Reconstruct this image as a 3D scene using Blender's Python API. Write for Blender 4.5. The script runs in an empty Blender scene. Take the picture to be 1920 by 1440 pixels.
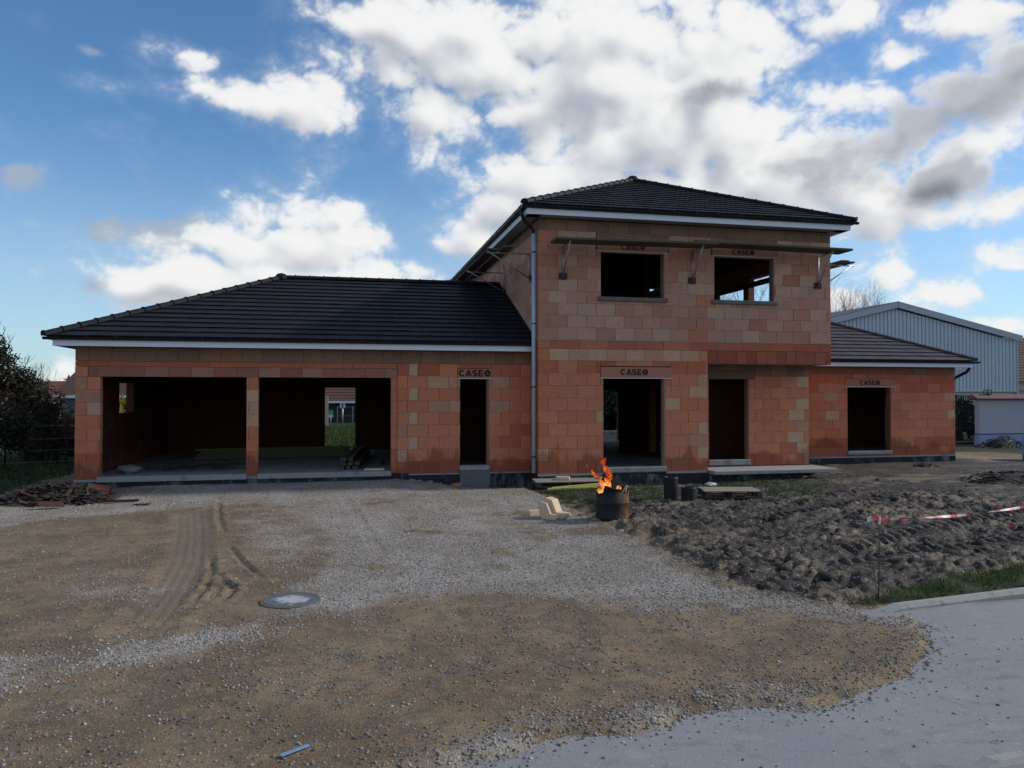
import bpy, bmesh, math, random
import numpy as np
from mathutils import Vector, Matrix
random.seed(7); RNG = np.random.default_rng(11)
S = bpy.context.scene; C = S.collection
R = math.radians

# ------------------------------------------------------------------ surveyed view (metres, z = 0 is the house floor slab)
CAMZ = 1.96; FPX = 1440.0; TH = R(12.4); PIT = math.atan(20/1440.)
_s, _c, _sp, _cp = math.sin(TH), math.cos(TH), math.sin(PIT), math.cos(PIT)
def ray(u, v):
    a = (u-960)/FPX; b = -(v-720)/FPX
    return (a*_c+_s*_cp-b*_s*_sp, -a*_s+_c*_cp-b*_c*_sp, _sp+b*_cp)
def g(u, v, z=-0.3):                       # survey reading to ground point
    r = ray(u, v); t = (z-CAMZ)/r[2]; return (r[0]*t, r[1]*t)

# ------------------------------------------------------------------ tagging
def tag(o, label=None, cat=None, group=None, kind=None):
    if label: o['label'] = label
    if cat: o['category'] = cat
    if group: o['group'] = group
    if kind: o['kind'] = kind
    return o
def empty(name, loc, rz=0, **k):
    o = bpy.data.objects.new(name, None); C.objects.link(o)
    o.location = loc; o.rotation_euler = (0, 0, rz); o.empty_display_size = .2
    return tag(o, **k)

# ------------------------------------------------------------------ mesh builder
class MB:
    def __init__(s): s.v = []; s.f = []; s.c = []; s.off = (0, 0, 0)
    def add(s, vs, fs, col=(1, 1, 1)):
        n = len(s.v); s.v += [tuple(p) for p in vs]
        s.f += [tuple(i+n for i in f) for f in fs]; s.c += [col]*len(fs)
    def box(s, x0, y0, z0, x1, y1, z1, col=(1, 1, 1), rz=0, c=None, tilt=None):
        vs = [(x, y, z) for z in (z0, z1) for y in (y0, y1) for x in (x0, x1)]
        if rz or tilt:
            cx, cy, cz = c or ((x0+x1)/2, (y0+y1)/2, (z0+z1)/2)
            M = Matrix.Translation((cx, cy, cz)) @ Matrix.Rotation(rz, 4, 'Z')
            if tilt: M = M @ Matrix.Rotation(tilt[0], 4, 'X') @ Matrix.Rotation(tilt[1], 4, 'Y')
            M = M @ Matrix.Translation((-cx, -cy, -cz))
            vs = [tuple(M @ Vector(p)) for p in vs]
        s.add(vs, [(0, 2, 3, 1), (4, 5, 7, 6), (0, 1, 5, 4), (1, 3, 7, 5), (3, 2, 6, 7), (2, 0, 4, 6)], col)
    def beam(s, p, q, w, h, col=(1, 1, 1), up=(0, 0, 1)):      # rectangular bar from p to q
        p, q = Vector(p), Vector(q); d = (q-p).normalized(); upv = Vector(up)
        if abs(d.dot(upv)) > .98: upv = Vector((0, 1, 0))
        a = d.cross(upv).normalized()*w/2; b = a.cross(d).normalized()*h/2
        vs = [p-a-b, p+a-b, p+a+b, p-a+b, q-a-b, q+a-b, q+a+b, q-a+b]
        s.add(vs, [(0, 1, 2, 3), (7, 6, 5, 4), (0, 4, 5, 1), (1, 5, 6, 2), (2, 6, 7, 3), (3, 7, 4, 0)], col)
    def tube(s, pts, rad, n=8, col=(1, 1, 1), cap=True):
        pts = [Vector(p) for p in pts]; rads = rad if isinstance(rad, (list, tuple)) else [rad]*len(pts)
        base = len(s.v); prev = None; fs = []
        for i, p in enumerate(pts):
            d = (pts[min(i+1, len(pts)-1)]-pts[max(i-1, 0)]).normalized()
            if prev is None:
                a = d.orthogonal().normalized()
            else:
                a = (prev-d*prev.dot(d))
                a = a.normalized() if a.length > 1e-6 else d.orthogonal().normalized()
            prev = a; b = d.cross(a)
            for k in range(n):
                t = 2*math.pi*k/n
                s.v.append(tuple(p+(a*math.cos(t)+b*math.sin(t))*rads[i]))
        for i in range(len(pts)-1):
            for k in range(n):
                k2 = (k+1) % n
                fs.append((base+i*n+k, base+i*n+k2, base+(i+1)*n+k2, base+(i+1)*n+k))
        if cap:
            fs.append(tuple(base+k for k in range(n-1, -1, -1))); fs.append(tuple(base+(len(pts)-1)*n+k for k in range(n)))
        s.f += fs; s.c += [col]*len(fs)
    def build(s, name, mat, parent=None, smooth=False, loc=None):
        me = bpy.data.meshes.new(name); 
        vs = s.v
        if loc: vs = [(a-loc[0], b-loc[1], c-loc[2]) for a, b, c in vs]
        me.from_pydata(vs, [], s.f)
        at = me.attributes.new('col', 'FLOAT_COLOR', 'FACE')
        arr = np.ones((len(s.f), 4), dtype=np.float32); arr[:, :3] = np.array(s.c, dtype=np.float32).reshape(-1, 3)
        at.data.foreach_set('color', arr.ravel())
        me.materials.append(mat)
        if smooth: me.shade_smooth()
        me.update()
        o = bpy.data.objects.new(name, me); C.objects.link(o)
        if parent is not None: o.parent = parent
        if loc: o.location = loc
        return o
def bevel(o, w=.004, seg=1):
    m = o.modifiers.new('bevel', 'BEVEL'); m.width = w; m.segments = seg; m.limit_method = 'ANGLE'; return o
def fast_mesh(name, V, F, mat, attrs=None, dom='POINT', smooth=False):   # numpy arrays, F uniform n-gons
    me = bpy.data.meshes.new(name); n = F.shape[1]
    me.vertices.add(len(V)); me.vertices.foreach_set('co', V.astype(np.float32).ravel())
    me.loops.add(F.size); me.loops.foreach_set('vertex_index', F.astype(np.int32).ravel())
    me.polygons.add(len(F)); me.polygons.foreach_set('loop_start', np.arange(0, F.size, n, dtype=np.int32))
    me.polygons.foreach_set('loop_total', np.full(len(F), n, dtype=np.int32))
    me.update(calc_edges=True)
    if smooth: me.shade_smooth()
    for k, a in (attrs or {}).items():
        at = me.attributes.new(k, 'FLOAT_COLOR', dom)
        q = np.ones((len(a), 4), dtype=np.float32); q[:, :3] = a; at.data.foreach_set('color', q.ravel())
    me.materials.append(mat); me.validate()
    o = bpy.data.objects.new(name, me); C.objects.link(o); return o

# ------------------------------------------------------------------ node helper
class NT:
    def __init__(s, nt): s.nt = nt; s.nt.nodes.clear()
    def n(s, t, **kw):
        nd = s.nt.nodes.new(t)
        for k, v in kw.items():
            if k.startswith('_'): setattr(nd, k[1:], v)
        return nd
    def l(s, a, b): s.nt.links.new(a, b)
    def put(s, sock, v):
        if isinstance(v, bpy.types.NodeSocket): s.l(v, sock)
        elif v is not None:
            if isinstance(v, (tuple, list)) and len(v) == 3 and sock.type == 'RGBA': v = (*v, 1)
            sock.default_value = v
    def m(s, op, a, b=None, c=None, clamp=False):
        nd = s.n('ShaderNodeMath'); nd.operation = op; nd.use_clamp = clamp
        s.put(nd.inputs[0], a)
        if b is not None: s.put(nd.inputs[1], b)
        if c is not None: s.put(nd.inputs[2], c)
        return nd.outputs[0]
    def vm(s, op, a, b=None, c=None):
        nd = s.n('ShaderNodeVectorMath'); nd.operation = op
        s.put(nd.inputs[0], a)
        if b is not None: s.put(nd.inputs[1], b)
        if c is not None: s.put(nd.inputs[2], c)
        return nd.outputs['Value'] if op in ('LENGTH', 'DOT_PRODUCT', 'DISTANCE') else nd.outputs[0]
    def mix(s, f, a, b, mode='MIX'):
        nd = s.n('ShaderNodeMix'); nd.data_type = 'RGBA'; nd.blend_type = mode
        s.put(nd.inputs[0], f); s.put(nd.inputs[6], a); s.put(nd.inputs[7], b); return nd.outputs[2]
    def ss(s, x, lo, hi, a=0., b=1.):
        nd = s.n('ShaderNodeMapRange'); nd.interpolation_type = 'SMOOTHSTEP'
        s.put(nd.inputs[0], x); s.put(nd.inputs[1], lo); s.put(nd.inputs[2], hi); s.put(nd.inputs[3], a); s.put(nd.inputs[4], b)
        return nd.outputs[0]
    def noise(s, vec, sc, det=4, rough=.55, dist=0, out='Fac'):
        nd = s.n('ShaderNodeTexNoise'); s.put(nd.inputs['Vector'], vec); nd.inputs['Scale'].default_value = sc
        nd.inputs['Detail'].default_value = det; nd.inputs['Roughness'].default_value = rough; nd.inputs['Distortion'].default_value = dist
        return nd.outputs[0] if out == 'Fac' else nd.outputs[1]
    def vor(s, vec, sc, feat='F1', rnd=1., out='Distance'):
        nd = s.n('ShaderNodeTexVoronoi'); nd.feature = feat; s.put(nd.inputs['Vector'], vec)
        nd.inputs['Scale'].default_value = sc; nd.inputs['Randomness'].default_value = rnd
        return nd
    def pos(s): return s.n('ShaderNodeNewGeometry').outputs['Position']
    def obj(s): return s.n('ShaderNodeTexCoord').outputs['Object']
    def scale(s, vec, v): return s.vm('MULTIPLY', vec, v)
    def attr(s, name):
        nd = s.n('ShaderNodeAttribute'); nd.attribute_name = name; return nd.outputs['Color']
    def sep(s, v):
        nd = s.n('ShaderNodeSeparateXYZ'); s.put(nd.inputs[0], v); return nd.outputs
    def comb(s, x, y, z):
        nd = s.n('ShaderNodeCombineXYZ'); s.put(nd.inputs[0], x); s.put(nd.inputs[1], y); s.put(nd.inputs[2], z); return nd.outputs[0]
    def bump(s, h, st=.5, d=.01, nrm=None):
        nd = s.n('ShaderNodeBump'); s.put(nd.inputs['Height'], h); nd.inputs['Strength'].default_value = st
        nd.inputs['Distance'].default_value = d
        if nrm is not None: s.l(nrm, nd.inputs['Normal'])
        return nd.outputs[0]
    def bsdf(s, col, rough=.8, nrm=None, metal=0, spec=.3):
        b = s.n('ShaderNodeBsdfPrincipled'); s.put(b.inputs['Base Color'], col); s.put(b.inputs['Roughness'], rough)
        b.inputs['Metallic'].default_value = metal; b.inputs['Specular IOR Level'].default_value = spec
        if nrm is not None: s.l(nrm, b.inputs['Normal'])
        o = s.n('ShaderNodeOutputMaterial'); s.l(b.outputs[0], o.inputs[0]); return b
MATS = {}
def mat(name):
    m = bpy.data.materials.new(name); m.use_nodes = True; MATS[name] = m; return NT(m.node_tree), m
def simple(name, col, rough=.8, var=.25, sc=6., metal=0, bumpd=.002, spec=.3, stretch=(1, 1, 1), dirt=None, usecol=False):
    t, m = mat(name); p = t.scale(t.obj(), stretch)
    n1 = t.noise(p, sc, 6, .62); n2 = t.noise(p, sc*7, 4, .6)
    f = t.m('ADD', t.m('MULTIPLY', n1, .65), t.m('MULTIPLY', n2, .35))
    v = t.m('ADD', t.m('MULTIPLY', t.m('SUBTRACT', f, .5), 4*var), 1.)
    base = t.attr('col') if usecol else col
    if usecol: base = t.mix(1., base, col, 'MULTIPLY')
    c = t.vm('SCALE', base); c.node.inputs['Scale'].default_value = 1; t.l(v, c.node.inputs['Scale'])
    if dirt is not None: c = t.mix(t.ss(n1, .5, .68), c, dirt)
    t.bsdf(c, t.m('ADD', t.m('MULTIPLY', n2, .25), rough-.12), t.bump(n2, .6, bumpd), metal, spec)
    return m

M_zinc = simple('downpipe_grey', (.40, .45, .56), .5, .12, 4)
M_black = simple('black_metal', (.014, .014, .016), .4, .2, 8)
M_white = simple('pale_fascia_paint', (.78, .82, .88), .5, .04, 3)
M_soffit = simple('soffit_panel', (.30, .31, .33), .6, .06, 3)
M_conc = simple('concrete', (.30, .30, .29), .85, .22, 3, bumpd=.004, dirt=(.17, .165, .16))
M_pconc = simple('pale_concrete', (.31, .30, .29), .85, .22, 4, bumpd=.004, dirt=(.2, .19, .18))
M_steel = simple('galvanised_steel', (.35, .36, .38), .4, .2, 10, metal=.7)
M_board = simple('weathered_board', (.10, .082, .055), .85, .35, 3, stretch=(1, 8, 8), bumpd=.003)
M_timber = simple('fresh_timber', (.62, .47, .30), .7, .12, 5, stretch=(2, 12, 12))
M_pallet = simple('grey_pallet_wood', (.27, .24, .20), .9, .3, 4, stretch=(1, 10, 10), bumpd=.003)
M_yplank = simple('yellow_plank', (.50, .42, .12), .7, .15, 5)
M_dkwood = simple('dark_timber', (.09, .075, .05), .85, .4, 5)
M_scrap = simple('burnt_scrap', (1, 1, 1), .75, .35, 9, usecol=True, bumpd=.006)
M_plastic = simple('black_ribbed_plastic', (.012, .012, .013), .5, .2, 10)
M_brickbit = simple('broken_brick', (.42, .15, .07), .85, .2, 12)
M_stone = simple('loose_stone', (1, 1, 1), .85, .18, 40, usecol=True, bumpd=.002)
M_kerb = simple('kerb_concrete', (.30, .295, .28), .85, .2, 8, bumpd=.004, dirt=(.2, .19, .17))
M_blueplas = simple('blue_plastic', (.03, .16, .36), .45, .15, 5)
M_post = simple('dark_post', (.03, .028, .025), .8, .2, 8)
M_iron = simple('wrought_iron', (.012, .012, .014), .6, .2, 8)
M_wallw = simple('render_pale', (.42, .40, .44), .85, .07, 1.5)
M_wallb = simple('render_blue', (.30, .33, .50), .85, .07, 1.5)
M_cream = simple('render_cream', (.50, .46, .40), .85, .08, 1)
M_yellow = simple('render_yellow', (.50, .42, .24), .85, .15, 1)
M_rooft = simple('brown_tile_roof', (.10, .055, .042), .85, .25, 2)
M_redroof = simple('red_tile_roof', (.17, .055, .035), .85, .25, 2)
M_ink = simple('black_stencil_ink', (.022, .018, .02), .8, .3, 60)
M_winglass = simple('dark_window', (.02, .022, .026), .2, .1, 2)
M_signf = simple('sign_face', (.55, .60, .65), .6, .05, 5)
M_green = simple('green_sign_face', (.08, .35, .20), .6, .1, 5)
M_bluepaint = simple('blue_paint', (.14, .28, .42), .8, .2, 20)

def leafmat(name, a, b, trans=.25):
    t, m = mat(name)
    oi = t.attr('col'); n = t.noise(t.obj(), 1.3, 3)
    c = t.mix(t.sep(oi)[0], a, b); c = t.mix(t.ss(n, .35, .65), c, t.vm('MULTIPLY', c, (.6, .65, .6)))
    d = t.n('ShaderNodeBsdfPrincipled'); t.put(d.inputs['Base Color'], c); d.inputs['Roughness'].default_value = .6
    d.inputs['Specular IOR Level'].default_value = .25
    tr = t.n('ShaderNodeBsdfTranslucent'); t.put(tr.inputs[0], c)
    mx = t.n('ShaderNodeMixShader'); mx.inputs[0].default_value = trans; t.l(d.outputs[0], mx.inputs[1]); t.l(tr.outputs[0], mx.inputs[2])
    o = t.n('ShaderNodeOutputMaterial'); t.l(mx.outputs[0], o.inputs[0]); return m
M_leafdk = leafmat('dark_leaf', (.018, .026, .014), (.035, .045, .02))
M_leafmid = leafmat('green_leaf', (.03, .055, .02), (.06, .10, .03))
M_leafyel = leafmat('yellow_leaf', (.45, .33, .03), (.30, .26, .05))
M_leafbr = leafmat('brown_twig_leaf', (.05, .04, .03), (.09, .07, .05))
M_leafbk = leafmat('brownish_evergreen_leaf', (.022, .022, .014), (.05, .045, .026))
M_bark = simple('bark', (.055, .045, .038), .9, .3, 10)
M_paletwig = simple('pale_twig', (.20, .17, .15), .9, .2, 10)
M_blade = leafmat('grass_blade', (.035, .07, .018), (.09, .14, .035))

# ---- terracotta block material: per-block colour attribute + scoring, stains
def block_mat():
    t, m = mat('terracotta_block'); p = t.pos(); x, y, z = t.sep(p)
    c = t.attr('col')
    n1 = t.noise(p, 2.2, 5, .6); n2 = t.noise(p, 14, 5, .65); n3 = t.noise(p, 90, 3)
    v = t.m('ADD', .62, t.m('ADD', t.m('MULTIPLY', n2, .48), t.m('MULTIPLY', n3, .26)))
    c = t.vm('SCALE', c); t.l(v, c.node.inputs['Scale'])
    # dark red damp, rising from the plinth in tongues
    wet = t.ss(t.m('ADD', t.m('MULTIPLY', z, -.95), t.m('MULTIPLY', t.noise(t.scale(p, (1, 1, .45)), 1.7, 3, .5), 1.75)), .40, .62)
    c = t.mix(t.m('MULTIPLY', wet, .62), c, (.21, .06, .034))
    # greyish bloom and grime
    c = t.mix(t.m('MULTIPLY', t.ss(n1, .52, .72), .16), c, (.24, .15, .11))
    # pale mortar smears and dust runs
    sm = t.noise(t.scale(p, (1.5, 1.5, .6)), 5.5, 6, .72); c = t.mix(t.m('MULTIPLY', t.ss(sm, .60, .72), .42), c, (.46, .31, .23))
    c = t.mix(t.m('MULTIPLY', t.ss(t.noise(p, 38, 3, .7), .66, .74), .5), c, (.16, .07, .045))
    # vertical scoring of the block faces
    w = t.m('SINE', t.m('MULTIPLY', t.m('ADD', x, y), 260.))
    h = t.m('ADD', t.m('MULTIPLY', w, .35), t.m('MULTIPLY', n3, .8))
    c = t.mix(t.m('MULTIPLY', t.ss(w, .2, 1.), .10), c, (.10, .05, .035))
    t.bsdf(c, .88, t.bump(h, .5, .003), 0, .15); return m
M_block = block_mat()
def score_mat():                                     # horizontally scored U-blocks
    t, m = mat('scored_block'); p = t.pos(); x, y, z = t.sep(p)
    c = t.attr('col'); n2 = t.noise(p, 14, 5, .65); n3 = t.noise(t.scale(p, (.2, .2, 1)), 70, 3)
    v = t.m('ADD', .6, t.m('ADD', t.m('MULTIPLY', n2, .5), t.m('MULTIPLY', n3, .3)))
    c = t.vm('SCALE', c); t.l(v, c.node.inputs['Scale'])
    w = t.m('SINE', t.m('MULTIPLY', z, 150.))
    c = t.mix(t.m('MULTIPLY', t.ss(w, .3, 1.), .2), c, (.12, .05, .035))
    t.bsdf(c, .88, t.bump(w, .4, .004), 0, .15); return m
M_score = score_mat()
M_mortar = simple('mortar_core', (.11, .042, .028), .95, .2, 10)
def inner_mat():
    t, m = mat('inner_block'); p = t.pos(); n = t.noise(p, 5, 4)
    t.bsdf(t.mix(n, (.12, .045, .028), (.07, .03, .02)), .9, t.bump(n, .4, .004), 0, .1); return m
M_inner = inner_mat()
def plinth_mat():
    t, m = mat('bitumen_plinth'); p = t.pos(); n = t.noise(t.scale(p, (1, 1, .5)), 2.2, 6, .7); n2 = t.noise(p, 20, 4)
    c = t.mix(t.ss(n, .50, .66), (.018, .018, .022), (.15, .155, .16))
    t.bsdf(c, .75, t.bump(n2, .6, .006), 0, .3); return m
M_plinth = plinth_mat()
def tile_mat(name, base, hi, rough=.42, streak=.6):
    t, m = mat(name); p = t.pos()
    n = t.noise(p, 3, 5, .6); n2 = t.noise(p, 30, 4)
    st = t.noise(t.scale(p, (2.2, 9, 9)), 1.6, 6, .72)
    big = t.noise(p, .8, 2)
    c = t.mix(n, base, tuple(q*1.7 for q in base))
    f = t.m('MULTIPLY', t.ss(st, .64, .74), t.ss(big, .40, .6)); c = t.mix(t.m('MULTIPLY', f, streak), c, hi)
    c = t.mix(1., c, t.attr('col'), 'MULTIPLY'); t.bsdf(c, t.m('ADD', rough-.1, t.m('MULTIPLY', n2, .3)), t.bump(n2, .4, .003), 0, .22); return m
M_tile = tile_mat('slate_black_tile', (.008, .0085, .0115), (.22, .24, .28), .6)
M_tile_sunlit = tile_mat('sunlit_dark_tile', (.050, .040, .040), (.2, .2, .2), .5, .3)  # wing tiles made lighter and browner: sunlight put into the colour
def text_lintel_mat():
    t, m = mat('lintel_face'); p = t.pos(); n = t.noise(p, 18, 5, .6)
    c = t.mix(n, (.37, .155, .095), (.46, .21, .135)); t.bsdf(c, .85, t.bump(n, .3, .003), 0, .2); return m
M_lintel = text_lintel_mat()

# ================================================================== HOUSE
house = empty('unfinished_house', (4.7, 18.33, 0), label='unfinished red terracotta block house with black tiled hip roofs and empty openings', cat='house')
def hp(o): o.parent = house; o.location = (o.location.x-4.7, o.location.y-18.33, o.location.z); return o
def P(mb, name, m, smooth=False, label=None):
    o = hp(mb.build(name, m, None, smooth)); tag(o, label=label); return o

TAN = [(.52, .28, .19), (.50, .255, .17), (.55, .325, .23), (.49, .23, .15), (.53, .295, .205)]
ORA = [(.59, .215, .118), (.57, .20, .108), (.60, .225, .125), (.565, .192, .10)]
RED = [(.49, .145, .08), (.47, .13, .072), (.50, .155, .088)]
PALE = [(.57, .31, .185), (.55, .28, .165), (.58, .35, .22)]
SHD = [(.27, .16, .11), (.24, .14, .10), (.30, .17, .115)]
def pick(lst, j=.04):
    c = random.choice(lst); k = 1+random.uniform(-j, j); return tuple(q*k for q in c)
def sub_rects(r, holes):
    out = [r]
    for h in holes:
        nx = []
        for (a, b, c, d) in out:
            if h[2] >= c or h[0] <= a or h[3] >= d or h[1] <= b or True:
                if h[2] <= a or h[0] >= c or h[3] <= b or h[1] >= d: nx.append((a, b, c, d)); continue
            if h[0] > a: nx.append((a, b, h[0], d))
            if h[2] < c: nx.append((h[2], b, c, d))
            x0, x1 = max(a, h[0]), min(c, h[2])
            if h[1] > b: nx.append((x0, b, x1, h[1]))
            if h[3] < d: nx.append((x0, h[3], x1, d))
        out = nx
    return [q for q in out if q[2]-q[0] > .012 and q[3]-q[1] > .012]
GAP = .0045
def wall(name, along, a0, a1, fix, thick, courses, holes, colour, label=None, corners=True, mt=None):
    """along 'x' or 'y'; wall runs a0..a1, outer face at fix, inner face at fix+thick. courses: (z0,z1,offset,blocklen)"""
    core = MB(); mb = MB()
    z0, z1 = courses[0][0], courses[-1][1]; ins = .011
    sgn = 1 if thick > 0 else -1
    def put(m_, r, i, col=(1, 1, 1)):
        f0, f1 = sorted((fix+i*sgn, fix+thick-i*sgn))
        if along == 'x': m_.box(r[0], f0, r[1], r[2], f1, r[3], col)
        else: m_.box(f0, r[0], r[1], f1, r[2], r[3], col)
    big = [(h[0]-ins, h[1]-ins, h[2]+ins, h[3]+ins) for h in holes]
    for r in sub_rects((a0+ins, z0+.002, a1-ins, z1-.002), big): put(core, r, ins)
    for ci, (c0, c1, off, bl) in enumerate(courses):
        xs = [a0]; x = a0+off if off > 0 else a0+bl
        while x < a1-.06: xs.append(x); x += bl*random.choice([1, 1, 1, 1, 1, 1, .96])
        xs.append(a1)
        for i in range(len(xs)-1):
            for r in sub_rects((xs[i], c0, xs[i+1], c1), holes):
                r2 = (r[0]+GAP, r[1]+GAP*.6, r[2]-GAP, r[3]-GAP*.6)
                if r2[2]-r2[0] < .01 or r2[3]-r2[1] < .01: continue
                put(mb, r2, random.uniform(0, .005), colour((r[0]+r[2])/2, (r[1]+r[3])/2, ci))
    o = P(mb, name, mt or M_block, label=label)
    k = core.build('mortar', M_mortar, None); k.parent = o
    return o
def courses(z0, h, n, bl=.5, extra=()):
    L = [(z0+i*h, z0+(i+1)*h, .25 if i % 2 else 0, bl) for i in range(n)]
    return L+list(extra)
random.seed(3)
Y0, Y1, YW = 18.33, 19.10, 21.5
XL, XR = 4.70, 12.82; XP = 9.225
W1 = (6.32, 4.42, 8.02, 5.58); W2 = (9.42, 4.42, 11.13, 5.58); D1 = (6.38, .12, 8.04, 2.38)
# --- tower front: ground floor stops at 9.42 (porch recess beyond), upper floor runs across
def col_low(x, z, ci):
    r = random.random()
    if z > 2.8: return pick(PALE if 5.2 < x < 9.1 and r < .75 else ORA)
    edge = x < 4.95 or abs(x-9.0) < .24 or abs(x-6.2) < .13 or abs(x-8.2) < .2
    if z > 2.4: return pick(RED if r < .35 else ORA)
    if edge: return pick(PALE if r < .38 else ORA)
    if z < .32: return pick(RED if r < .5 else ORA)
    return pick(ORA if r < .94 else RED, .04)
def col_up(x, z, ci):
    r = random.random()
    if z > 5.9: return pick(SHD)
    if x < 5.0: return pick(TAN[3:4]+[(.48, .19, .115)]) 
    if abs(x-8.9) < .3 and z < 4.6: return pick(TAN if r < .4 else ORA)
    return pick(TAN if r < .93 else [(.47, .19, .12), (.44, .165, .10)])
lc = courses(.003, .312, 9, .5, [(2.811, 3.102, .28, .5)])
wall('wall', 'x', XL, XP, Y0, .22, lc, [D1, (6.30, 2.38, 8.20, 2.68)], col_low, label='orange red ground floor block wall of the two storey part')
def col_band(x, z, ci):
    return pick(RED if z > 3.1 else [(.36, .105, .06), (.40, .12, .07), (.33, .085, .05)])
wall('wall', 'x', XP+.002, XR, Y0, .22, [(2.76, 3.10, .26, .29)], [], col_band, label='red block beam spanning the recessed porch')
wall('wall', 'x', XL, XR, Y0, .22, [(3.10 if False else 3.104, 3.312, .3, .75)], [(XL, 0, XL, 0)], lambda x, z, c: pick(RED+ORA[3:]), label='thin red ring course at first floor level')
m = MB(); m.box(XL-.004, Y0-.006, 3.313, XR+.004, Y0+.2, 3.338); P(m, 'floor_slab_edge', M_conc)
uc = courses(3.338, .3005, 9, .5, [(6.0425, 6.32, .2, .55)])
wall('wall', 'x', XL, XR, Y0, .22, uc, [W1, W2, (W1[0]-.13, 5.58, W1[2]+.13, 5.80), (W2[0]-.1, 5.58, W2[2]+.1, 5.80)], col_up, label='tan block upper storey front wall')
# --- tower side walls
sc_ = courses(.003, .312, 9, .5, [(2.811, 3.104, .25, .5), (3.104, 3.338, .1, .7)])+[(a, b, c, d) for a, b, c, d in uc]
wall('wall', 'y', Y0+.226, 30.9, XL, .2, sc_, [], lambda x, z, c: (col_up(8, z, c) if z > 3.3 else pick(ORA)), label='tan side wall rising above the garage roof')
wall('wall', 'y', Y0+.226, 30.9, XR, -.2, [(2.76, 3.10, 0, .5), (3.104, 3.338, .1, .7)]+uc, [(20.9, 4.55, 22.25, 5.62), (22.6, 4.55, 24.7, 5.42)], lambda x, z, c: (col_up(8, z, c) if z > 3.3 else pick(ORA)))
mb = MB(); mb.box(XR-.2, YW, -.02, XR, 30.9, 2.755); P(mb, 'inner_wall', M_inner)
# --- porch recess back wall
RD = (9.64, .18, 10.82, 2.38)
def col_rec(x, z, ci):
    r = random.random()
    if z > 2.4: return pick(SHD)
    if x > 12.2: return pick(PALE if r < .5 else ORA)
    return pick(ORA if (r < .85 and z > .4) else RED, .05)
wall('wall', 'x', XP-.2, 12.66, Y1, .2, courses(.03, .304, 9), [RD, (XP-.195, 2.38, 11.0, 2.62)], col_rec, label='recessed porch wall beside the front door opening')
mb = MB(); mb.box(XP-.19, Y1-.004, 2.385, 10.995, Y1+.19, 2.615, (.19, .12, .08)); P(mb, 'lintel', M_score)
mb = MB(); mb.box(XP-.2, Y0+.226, .003, XP, Y1-.004, 2.75, (.38, .1, .055)); P(mb, 'reveal', M_block)
mb = MB(); mb.box(12.46, Y1+.206, -.02, 12.66, YW-.01, 2.75, (.38, .1, .055)); P(mb, 'reveal', M_block)
mb = MB(); mb.box(XP-.2, Y0+.226, 2.762, XR-.21, YW-.01, 3.09); P(mb, 'porch_ceiling', M_conc)
# --- garage front
G1 = (-5.40, .06, -2.235, 2.37); G2 = (-1.965, .06, 1.15, 2.37); GD = (2.87, .18, 3.59, 2.37)
XG = -5.93
def col_gar(x, z, ci):
    r = random.random()
    if z < .55: return pick(RED if r < .55 else ORA)
    if x < -5 and z > 1.6: return pick(TAN[1:4] if r < .5 else ORA)
    if abs(x+2.1) < .25: return pick(PALE if 1.2 < z < 2.1 else ORA)
    return pick(ORA)
wall('wall', 'x', XG, 1.30, Y1, .2, courses(.03, .2925, 8), [G1, G2], col_gar, label='garage pier blocks either side of the openings')
def col_lin(x, z, ci): return pick([(.36, .14, .09), (.33, .15, .10), (.38, .20, .14), (.34, .12, .075)])
wall('lintel', 'x', -5.66, 1.30, Y1-.002, .2, [(2.372, 2.60, .2, .5)], [], col_lin, mt=M_score, label='long scored block lintel above the garage openings')
mb = MB(); mb.box(XG, Y1, 2.374, -5.665, Y1+.2, 2.598, pick(ORA)); P(mb, 'corner_block', M_block)
wall('wall', 'x', XG, 1.30, Y1, .2, [(2.602, 2.725, .7, 1.1)], [], lambda x, z, c: pick(RED))
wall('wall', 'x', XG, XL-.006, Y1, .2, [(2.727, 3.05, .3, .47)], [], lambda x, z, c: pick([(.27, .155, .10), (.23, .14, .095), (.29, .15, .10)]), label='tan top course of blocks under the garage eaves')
def col_gr(x, z, ci):
    r = random.random()
    if abs(x-1.42) < .14: return pick(ORA+TAN[3:])
    if abs(x-1.75) < .13 : return pick(PALE if ci % 2 == 0 else ORA)
    if z < .35: return pick(RED)
    if 2.3 < x < 2.87 and ci in (5, 7): return pick(PALE+TAN)
    if 3.6 < x < 4.0 and ci in (5, 7): return pick(TAN[1:2])
    if z > 2.4: return pick(ORA if r < .5 else RED)
    return pick(ORA if r < .85 else RED)
wall('wall', 'x', 1.303, XL-.006, Y1, .2, courses(.003, .3025, 9, .52), [GD, (2.80, 2.37, 3.68, 2.62)], col_gr, label='orange block wall with the narrow door opening')
# patches of squared half blocks beside the pier
for z in (.62, 1.23, 1.835, 2.44): mb = MB(); mb.box(1.60, Y1-.004, z-.01, 1.80, Y1+.003, z+.285, (.52, .35, .235)); P(mb, 'half_block', M_block)
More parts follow.
